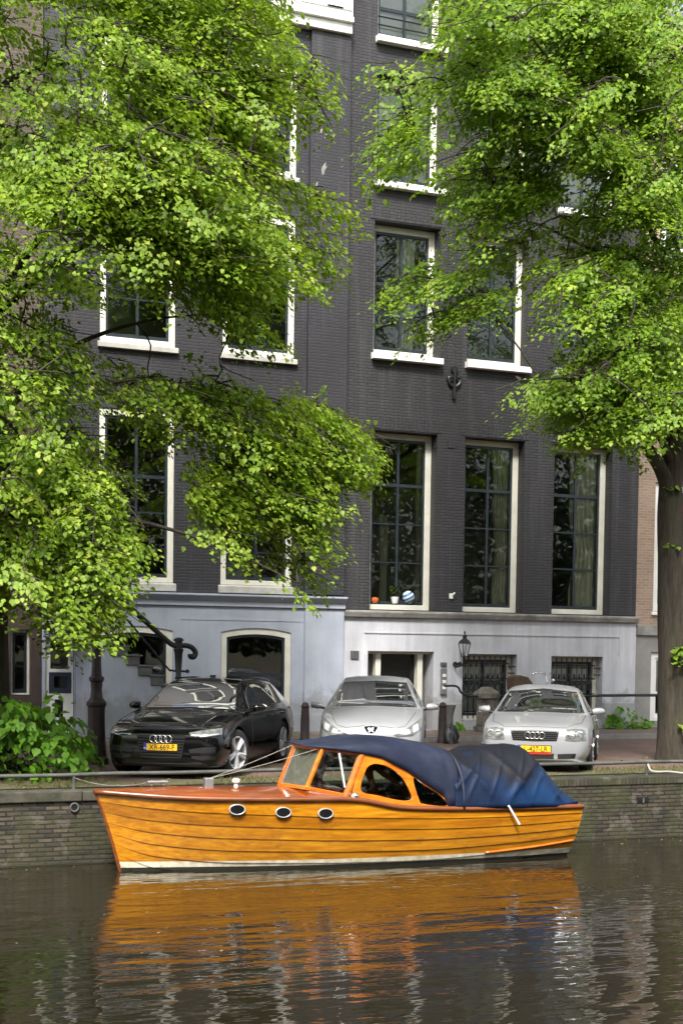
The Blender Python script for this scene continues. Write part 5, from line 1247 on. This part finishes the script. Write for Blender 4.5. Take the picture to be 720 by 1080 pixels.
def tree(label, tx, ty, trunk_pts, regions, m_, seed, per=120, size=.070, limbs_n=22, group='lime trees along the canal', fork=3.6):
    global RNG
    RNG = np.random.default_rng(seed)
    t = thing('lime_tree', label, 'tree', (tx, ty, 0), 0, group)
    cents = []
    for poly, n, y0, ysd, gap in regions:
        poly_ = np.array(poly, float); lo, hi = poly_.min(0), poly_.max(0); got = []
        tot = 0
        n = int(n*1.3)
        while tot < n:
            x = RNG.uniform(lo[0], hi[0], n*3); y = RNG.uniform(lo[1], hi[1], n*3)
            k = in_poly(x, y, poly)
            ins = k.copy()
            for dx_, dy_ in ((16, 0), (-16, 0), (0, 13), (0, -13)): ins &= in_poly(x+dx_, y+dy_, poly)
            k &= ins | (RNG.random(len(x)) < .10); x, y = x[k], y[k]
            Yd = np.clip(y0+RNG.normal(0, ysd, len(x)), y0-2.2*ysd, min(28.6, y0+2.2*ysd))
            P = at(x, y, Yd); k = vnoise(P, 2.6, seed+5) > gap-.25*RNG.random(len(P))
            got.append(P[k]); tot += k.sum()
        cents.append(np.concatenate(got)[:n])
    C_ = np.concatenate(cents)
    axis = np.array([tx, ty, 0.])
    tc = np.stack([np.full(len(C_), tx), np.full(len(C_), ty), np.clip(C_[:, 2]-.8, 2, 9)], 1)
    P, nr, tp, sz, d = sprays(C_.copy(), tc, .85, .50, per, size)
    # wood
    b = MB(); tp_ = crom(trunk_pts, 6); nT = len(tp_)
    def rad_at(z): return float(np.interp(z, [0, .25, .6, 1.5, 4, 8, 13], trunk_r))
    trunk_r = t_r[seed]
    base = len(b.v); ring = 28
    for p_ in tp_:
        r_ = rad_at(p_.z)
        for k in range(ring):
            a_ = 2*PI*k/ring; rr = r_*(1+.06*sin(3*a_+p_.z*.6+seed)+.045*sin(7*a_+1.3*p_.z)+.03*sin(13*a_-p_.z*2)+(.12*max(0, .4-p_.z)*sin(5*a_)))
            b.v.append((p_.x+rr*cos(a_), p_.y+rr*sin(a_), p_.z))
    for i in range(nT-1):
        for k in range(ring): b.f.append((base+i*ring+k, base+i*ring+(k+1) % ring, base+(i+1)*ring+(k+1) % ring, base+(i+1)*ring+k)); b.m.append(0)
    nodes = [p_ for p_ in tp_ if p_.z > fork-.2]; nodew = [rad_at(p_.z) for p_ in nodes]
    sel = [int(RNG.integers(len(C_)))]; dist = np.linalg.norm(C_-C_[sel[0]], axis=1)
    for _ in range(limbs_n-1):
        j = int(dist.argmax()); sel.append(j); dist = np.minimum(dist, np.linalg.norm(C_-C_[j], axis=1))
    for j in sel:
        e = Vector(C_[j]); hd = math.hypot(e.x-tx, e.y-ty); zs_ = max(fork, min(11.5, e.z-.55*hd))
        s_ = min((p_ for p_ in nodes[:nT]), key=lambda p_: abs(p_.z-zs_)) if nodes else tp_[-1]
        mid_ = s_.lerp(e, .5)+Vector((RNG.normal(0, .25), RNG.normal(0, .25), .22*hd*.5)); q1 = s_.lerp(mid_, .5)+Vector((0, 0, .15)); q2 = mid_.lerp(e, .5)+Vector((0, 0, .12))
        pts = crom([s_, q1, mid_, q2, e], 5); r0 = min(.065 if seed == 3 else .09, rad_at(s_.z)*.4); b.tube(pts, [r0*(1-.88*i/(len(pts)-1)) for i in range(len(pts))], 7)
        nodes += pts[6:]; nodew += [0]*len(pts[6:])
    NA = np.array([tuple(p_) for p_ in nodes])
    sub_ = RNG.permutation(len(C_))[:int(len(C_)*.6)]
    D0 = np.min(np.linalg.norm(C_[sub_][:, None, :]-NA[None, :, :], axis=2), axis=1)
    buf = np.full((len(NA)+3*len(sub_), 3), 1e6); buf[:len(NA)] = NA; nn = len(NA)
    for j in sub_[np.argsort(D0)]:
        e = Vector(C_[j]); k = int(np.linalg.norm(buf[:nn]-C_[j], axis=1).argmin()); s_ = Vector(buf[k])
        if (e-s_).length > 2.2: continue
        buf[nn] = C_[j]; buf[nn+1] = tuple(s_.lerp(e, .6)); nn += 2
        m2 = s_.lerp(e, .5)+Vector((RNG.normal(0, .08), RNG.normal(0, .08), .06+.04*(e-s_).length)); tipv = e+Vector(d[j])*.55-Vector((0, 0, .12))
        pts = crom([s_, m2, e, tipv], 3); b.tube(pts, [.014*(1-.8*i/(len(pts)-1))+.003 for i in range(len(pts))], 5, cap=False)
    if seed == 4: b.tube(crom([(16.34, 22.6, 4.5), (16.1, 22.5, 5.1), (15.5, 22.35, 5.7), (14.7, 22.2, 6.5)], 6), [.16-.0055*i for i in range(19)], 10); b.tube(crom([(16.4, 22.6, 5.0), (16.75, 22.6, 5.8), (17.3, 22.7, 7.2)], 6), [.15-.006*i for i in range(13)], 10)
    b.build('trunk', M_['bark'], t, smooth=True)
    return t, P, nr, tp, sz

t_r = {3: [.52, .44, .40, .36, .34, .24, .08], 4: [.40, .37, .335, .30, .225, .15, .06]}
# left tree
regL = [
 ([(-330, -260), (300, -260), (290, -40), (296, 20), (316, 62), (308, 105), (290, 140), (302, 185), (328, 220), (316, 245), (320, 262), (288, 300), (274, 345), (250, 372), (215, 330), (120, 300), (60, 320), (-330, 330)], 900, 22.3, 1.5, -.30),
 ([(120, -60), (300, -40), (312, 62), (288, 140), (318, 225), (284, 300), (250, 365), (200, 300), (110, 260)], 380, 21.2, .9, -.25),
 ([(0, 120), (130, 150), (230, 260), (150, 290), (60, 270), (0, 280)], 120, 21.0, .8, -.3),
 ([(-330, 300), (60, 310), (90, 345), (105, 420), (122, 480), (146, 570), (140, 610), (128, 640), (95, 662), (66, 690), (36, 694), (28, 655), (0, 640), (-330, 600)], 430, 21.6, 1.0, -.45),
 ([(40, 440), (118, 470), (140, 570), (125, 640), (60, 672), (30, 560)], 130, 20.9, .5, -.5),
 ([(95, 355), (200, 390), (250, 420), (200, 470), (120, 450), (100, 400)], 26, 22.6, .8, -.2),
 ([(190, 425), (262, 412), (330, 408), (385, 445), (392, 470), (345, 505), (335, 545), (326, 600), (312, 602), (305, 555), (255, 535), (245, 575), (218, 560), (208, 505), (215, 470)], 165, 21.6, .45, -.6),
 ([(300, 470), (345, 490), (350, 540), (340, 615), (305, 615), (290, 540)], 26, 21.5, .3, -.9),
 ([(205, 490), (262, 500), (258, 585), (215, 575)], 16, 21.5, .3, -.9),
 ([(330, 415), (395, 440), (405, 480), (340, 520)], 22, 21.4, .3, -.9),
 ([(330, 195), (360, 205), (355, 225), (325, 235)], 5, 21.3, .2, -.9),
 ([(320, 55), (345, 60), (340, 95), (310, 100)], 7, 21.3, .3, -.9),
 ([(310, 240), (350, 245), (340, 280), (300, 300)], 7, 21.3, .3, -.9),
 ([(165, 420), (240, 380), (290, 400), (230, 440), (180, 455)], 20, 21.8, .5, -.4)]
tL, *LL = tree('large lime tree with pale blossom, trunk behind the leafy shrub', 4.28, 23.0, [(4.28, 23.0, -.05), (4.28, 23.0, .3), (4.28, 22.98, 1.2), (4.26, 22.9, 3), (4.2, 22.8, 5.5), (4.1, 22.7, 9), (4.0, 22.6, 12.5)], regL, M_['leafL'], 3)
leaves_mesh('crown', *LL, M_['leafL'], tL)
regR = [
 ([(430, -260), (430, -40), (470, 30), (450, 70), (455, 110), (450, 165), (470, 225), (490, 300), (560, 300), (590, 360), (575, 430), (600, 460), (720, 465), (1050, 420), (1080, -260)], 950, 22.8, 1.6, -.12),
 ([(378, 72), (410, 50), (450, 62), (470, 110), (440, 190), (395, 192), (388, 155), (405, 125), (400, 95)], 26, 21.6, .5, -.6),
 ([(470, -30), (720, -40), (720, 130), (640, 190), (500, 150), (450, 90)], 290, 21.2, .9, -.2),
 ([(590, -20), (740, -30), (745, 250), (640, 230), (600, 120)], 210, 21.3, .9, -.6),
 ([(500, 150), (600, 180), (560, 230), (470, 215)], 45, 21.5, .5, -.4),
 ([(560, 260), (720, 230), (740, 430), (640, 440), (590, 400)], 190, 21.6, .8, -.3),
 ([(392, 288), (440, 272), (500, 262), (520, 300), (440, 318), (395, 320)], 17, 21.8, .35, -.7),
 ([(440, 320), (520, 290), (545, 315), (470, 352), (430, 345)], 16, 21.8, .35, -.7),
 ([(512, 410), (560, 398), (620, 372), (700, 380), (720, 460), (600, 466), (580, 432)], 110, 21.4, .6, -.6)]
tR, *LR = tree('lime tree with a dark bare trunk at the canal edge, right of the silver coupe', 16.62, 22.6, [(16.62, 22.6, -.05), (16.60, 22.6, .3), (16.56, 22.6, 1.2), (16.44, 22.6, 3), (16.33, 22.6, 4.6), (16.42, 22.6, 6), (16.62, 22.6, 8), (16.8, 22.6, 12.5)], regR, M_['leafR'], 4, fork=5.2)
# sprouts on the trunk
ex = [(16.36, 22.25, z_) for z_ in (1.85, 1.95, 2.05)]+[(16.62, 22.22, z_) for z_ in (1.40, 1.6, 1.75)]+[(16.7, 22.25, 4.2), (16.8, 22.25, 4.05), (16.25, 22.4, 4.9), (16.22, 22.4, 3.9), (16.5, 22.2, .62)]
C2 = np.array(ex); P2 = sprays(C2, np.tile([16.6, 22.7, 2.0], (len(C2), 1)), .25, .22, 16, .085)
LR = [np.concatenate([a_, c_]) for a_, c_ in zip(LR, P2[:4])]
leaves_mesh('crown', *LR, M_['leafR'], tR)

# leafy shrub of lime shoots at the foot of the left tree
RNG = np.random.default_rng(21)
sh = thing('shrub', 'broad leafy green shrub at the foot of the left tree', 'shrub', (4.6, 22.0, 0))
n = 230; poly = [(-160, 745), (-60, 722), (20, 735), (70, 738), (92, 765), (98, 800), (90, 812), (-160, 820)]
x = RNG.uniform(-160, 98, 4000); y = RNG.uniform(720, 820, 4000); k = in_poly(x, y, poly); x, y = x[k][:n], y[k][:n]
Cb = at(x, y, RNG.uniform(21.4, 22.7, len(x))); Cb[:, 2] = np.maximum(Cb[:, 2], .08)
P = sprays(Cb.copy(), np.tile([4.4, 22.4, .2], (len(Cb), 1)), .34, .32, 15, .125, up=.7)
M_['leafS'] = leaf_mat('shoot_leaf', (.075, .17, .016), (.15, .33, .022), (.22, .46, .018))
leaves_mesh('foliage', *P[:4], M_['leafS'], sh)
b = MB()
for j in range(70): b.tube([(4.4+RNG.uniform(-.8, .9), 22.2+RNG.uniform(-.5, .4), 0), tuple(Cb[j])], [.010, .004], 5)
b.build('stems', M_['bark'], sh)

# young plants against the house foot
for (X, Y, r_, n_, lab) in ((20.75, 30.6, .30, 16, 'leafy green weed clump at the foot of the pale stone wall, beside the coupe'), (21.45, 30.65, .24, 10, 'low green weed at the joint between the pale house and the orange brick house'), (16.45, 30.6, .16, 6, 'small green weed beside the stone post')):
    t = thing('wall_plant', lab, 'plant', (X, Y, .1))
    Cc = np.stack([X+RNG.normal(0, r_*.5, n_), Y+RNG.normal(0, .08, n_), .1+np.abs(RNG.normal(0, r_*.7, n_))+.05], 1)
    P = sprays(Cc, np.tile([X, Y+.3, .1], (n_, 1)), .22, .2, 12, .11); leaves_mesh('foliage', *P[:4], M_['leafS'], t)
    b = MB(); [b.tube([(X, Y, .1), tuple(c_)], .006, 5) for c_ in Cc]; b.build('stems', M_['leafS'], t)

# grass along the quay edge: nobody could count it
def grass():
    n = 14000; X = RNG.uniform(-4, 24, n); Y = RNG.uniform(20.42, 21.5, n); P = np.stack([X, Y, np.zeros(n)], 1)
    k = (vnoise(P, 2.2, 77) > .05+.5*(Y-20.6)) | ((X > 13.6) & (X < 16.5) & (RNG.random(n) < .8)); P = P[k]; n = len(P)
    h = RNG.uniform(.02, .075, n)*(1+.8*(RNG.random(n) < .06)); a_ = RNG.uniform(0, 6.28, n); lean = RNG.normal(0, .03, (n, 2))
    dx = np.stack([np.cos(a_), np.sin(a_), 0*a_], 1)*.006
    V = np.stack([P-dx, P+dx, P+np.concatenate([lean, h[:, None]], 1)], 1).reshape(-1, 3)
    me = bpy.data.meshes.new('grass'); me.from_pydata(V.tolist(), [], np.arange(3*n).reshape(-1, 3).tolist())
    m_ = leaf_mat('grass_blade', (.07, .075, .02), (.13, .145, .03), (.12, .14, .02)); me.materials.append(m_)
    o = bpy.data.objects.new('grass', me); COL.objects.link(o); tag(o, 'thin grass and moss growing along the canal edge', 'grass', kind='stuff')
grass()
def debris():
    n = 900; X = RNG.uniform(-2, 20, n); Y = RNG.uniform(20.3, 23.5, n)
    P = np.stack([X, Y, np.full(n, .018)], 1); nr = np.array([0, 0, 1.])+RNG.normal(0, .25, (n, 3)); tp = RNG.normal(0, 1, (n, 3))
    m_ = leaf_mat('fallen_leaf', (.16, .11, .04), (.34, .27, .12), (.2, .15, .05))
    o = leaves_mesh('fallen_leaves', P, nr, tp, RNG.uniform(.03, .06, n), m_, None); tag(o, 'scattered dry bracts and leaves on the paving', 'litter', kind='stuff')
debris()

# unseen tree belt added behind the viewpoint to darken reflections in panes and paint
def added_treeline():
    M_['leaf_far'] = leaf_mat('far_leaf', (.026, .040, .018), (.042, .060, .026), (.03, .045, .014))
    r = np.random.default_rng(5); n = 2600; X = r.uniform(-50, 70, n); Y = r.uniform(-26, -8, n); Z = r.uniform(1.5, 13.5, n)
    C_ = np.stack([X, Y, Z], 1); k = vnoise(C_, .55, 9) > -1.0; C_ = C_[k]; per = 60
    P = (C_[:, None, :]+r.normal(0, 1, (len(C_), per, 3))*np.array([1.1, .9, .6])).reshape(-1, 3)
    P = P[P[:, 2] > 1.5]; nr = r.normal(0, .6, P.shape)+np.array([0, .5, .8]); tp = r.normal(0, 1, P.shape)
    o = leaves_mesh('added_treeline', P, nr, tp, r.uniform(.2, .42, len(P)), M_['leaf_far'], None)
    tag(o, 'unseen belt of green trees added along the opposite canal bank for dark reflections', 'trees', kind='stuff')
added_treeline()

def floating():
    r = np.random.default_rng(8); n = 150; X = r.uniform(-1, 18, n); Y = 20.05-np.abs(r.normal(0, 1, n))*np.where(r.random(n) < .6, .25, 3.5)
    ok = ~((X > 5) & (X < 12.3) & (Y > 18.3)); X, Y = X[ok], Y[ok]; n = len(X)
    P = np.stack([X, Y, np.full(n, ZW+.006)], 1); o = leaves_mesh('floating_leaves', P, np.array([0, 0, 1.])+r.normal(0, .08, (n, 3)), r.normal(0, 1, (n, 3)), r.uniform(.02, .06, n), bpy.data.materials['fallen_leaf'], None)
    tag(o, 'small leaves and scum drifting on the canal by the wall', 'litter', kind='stuff')
floating()

# ================================================================== LIGHT
SUN_EL, SUN_AZ = 50.0, 208.0        # azimuth measured from +Y clockwise
w = bpy.data.worlds.new('World'); scene.world = w; w.use_nodes = True
nt = w.node_tree; bg = nt.nodes['Background']
sk = nt.nodes.new('ShaderNodeTexSky'); sk.sky_type = 'NISHITA'; sk.sun_disc = False
sk.sun_elevation = rad(SUN_EL); sk.sun_rotation = rad(SUN_AZ); sk.dust_density = 4; sk.air_density = 1.2; sk.ozone_density = 1
hs = nt.nodes.new('ShaderNodeHueSaturation'); hs.inputs['Saturation'].default_value = .45
nt.links.new(sk.outputs[0], hs.inputs['Color']); nt.links.new(hs.outputs[0], bg.inputs[0]); bg.inputs[1].default_value = .15
sl = bpy.data.lights.new('sun', 'SUN'); sl.energy = 3.9; sl.angle = rad(12); sl.color = (1, .96, .88)
so = bpy.data.objects.new('sun', sl); COL.objects.link(so)
az, el = rad(SUN_AZ), rad(SUN_EL); dirv = Vector((sin(az)*cos(el), cos(az)*cos(el), sin(el)))
so.rotation_euler = dirv.to_track_quat('Z', 'Y').to_euler(); so.location = dirv*60

scene.view_settings.view_transform = 'Standard'; scene.view_settings.look = 'None'; scene.view_settings.gamma = 1
scene.view_settings.exposure = 1.0
scene.render.engine = 'CYCLES'
cy = scene.cycles; cy.use_denoising = True; cy.max_bounces = 7; cy.transparent_max_bounces = 16; cy.diffuse_bounces = 3; cy.glossy_bounces = 4
cy.caustics_reflective = False; cy.caustics_refractive = False; cy.use_adaptive_sampling = True; cy.adaptive_threshold = .02
try: cy.denoiser = 'OPENIMAGEDENOISE'
except Exception: pass
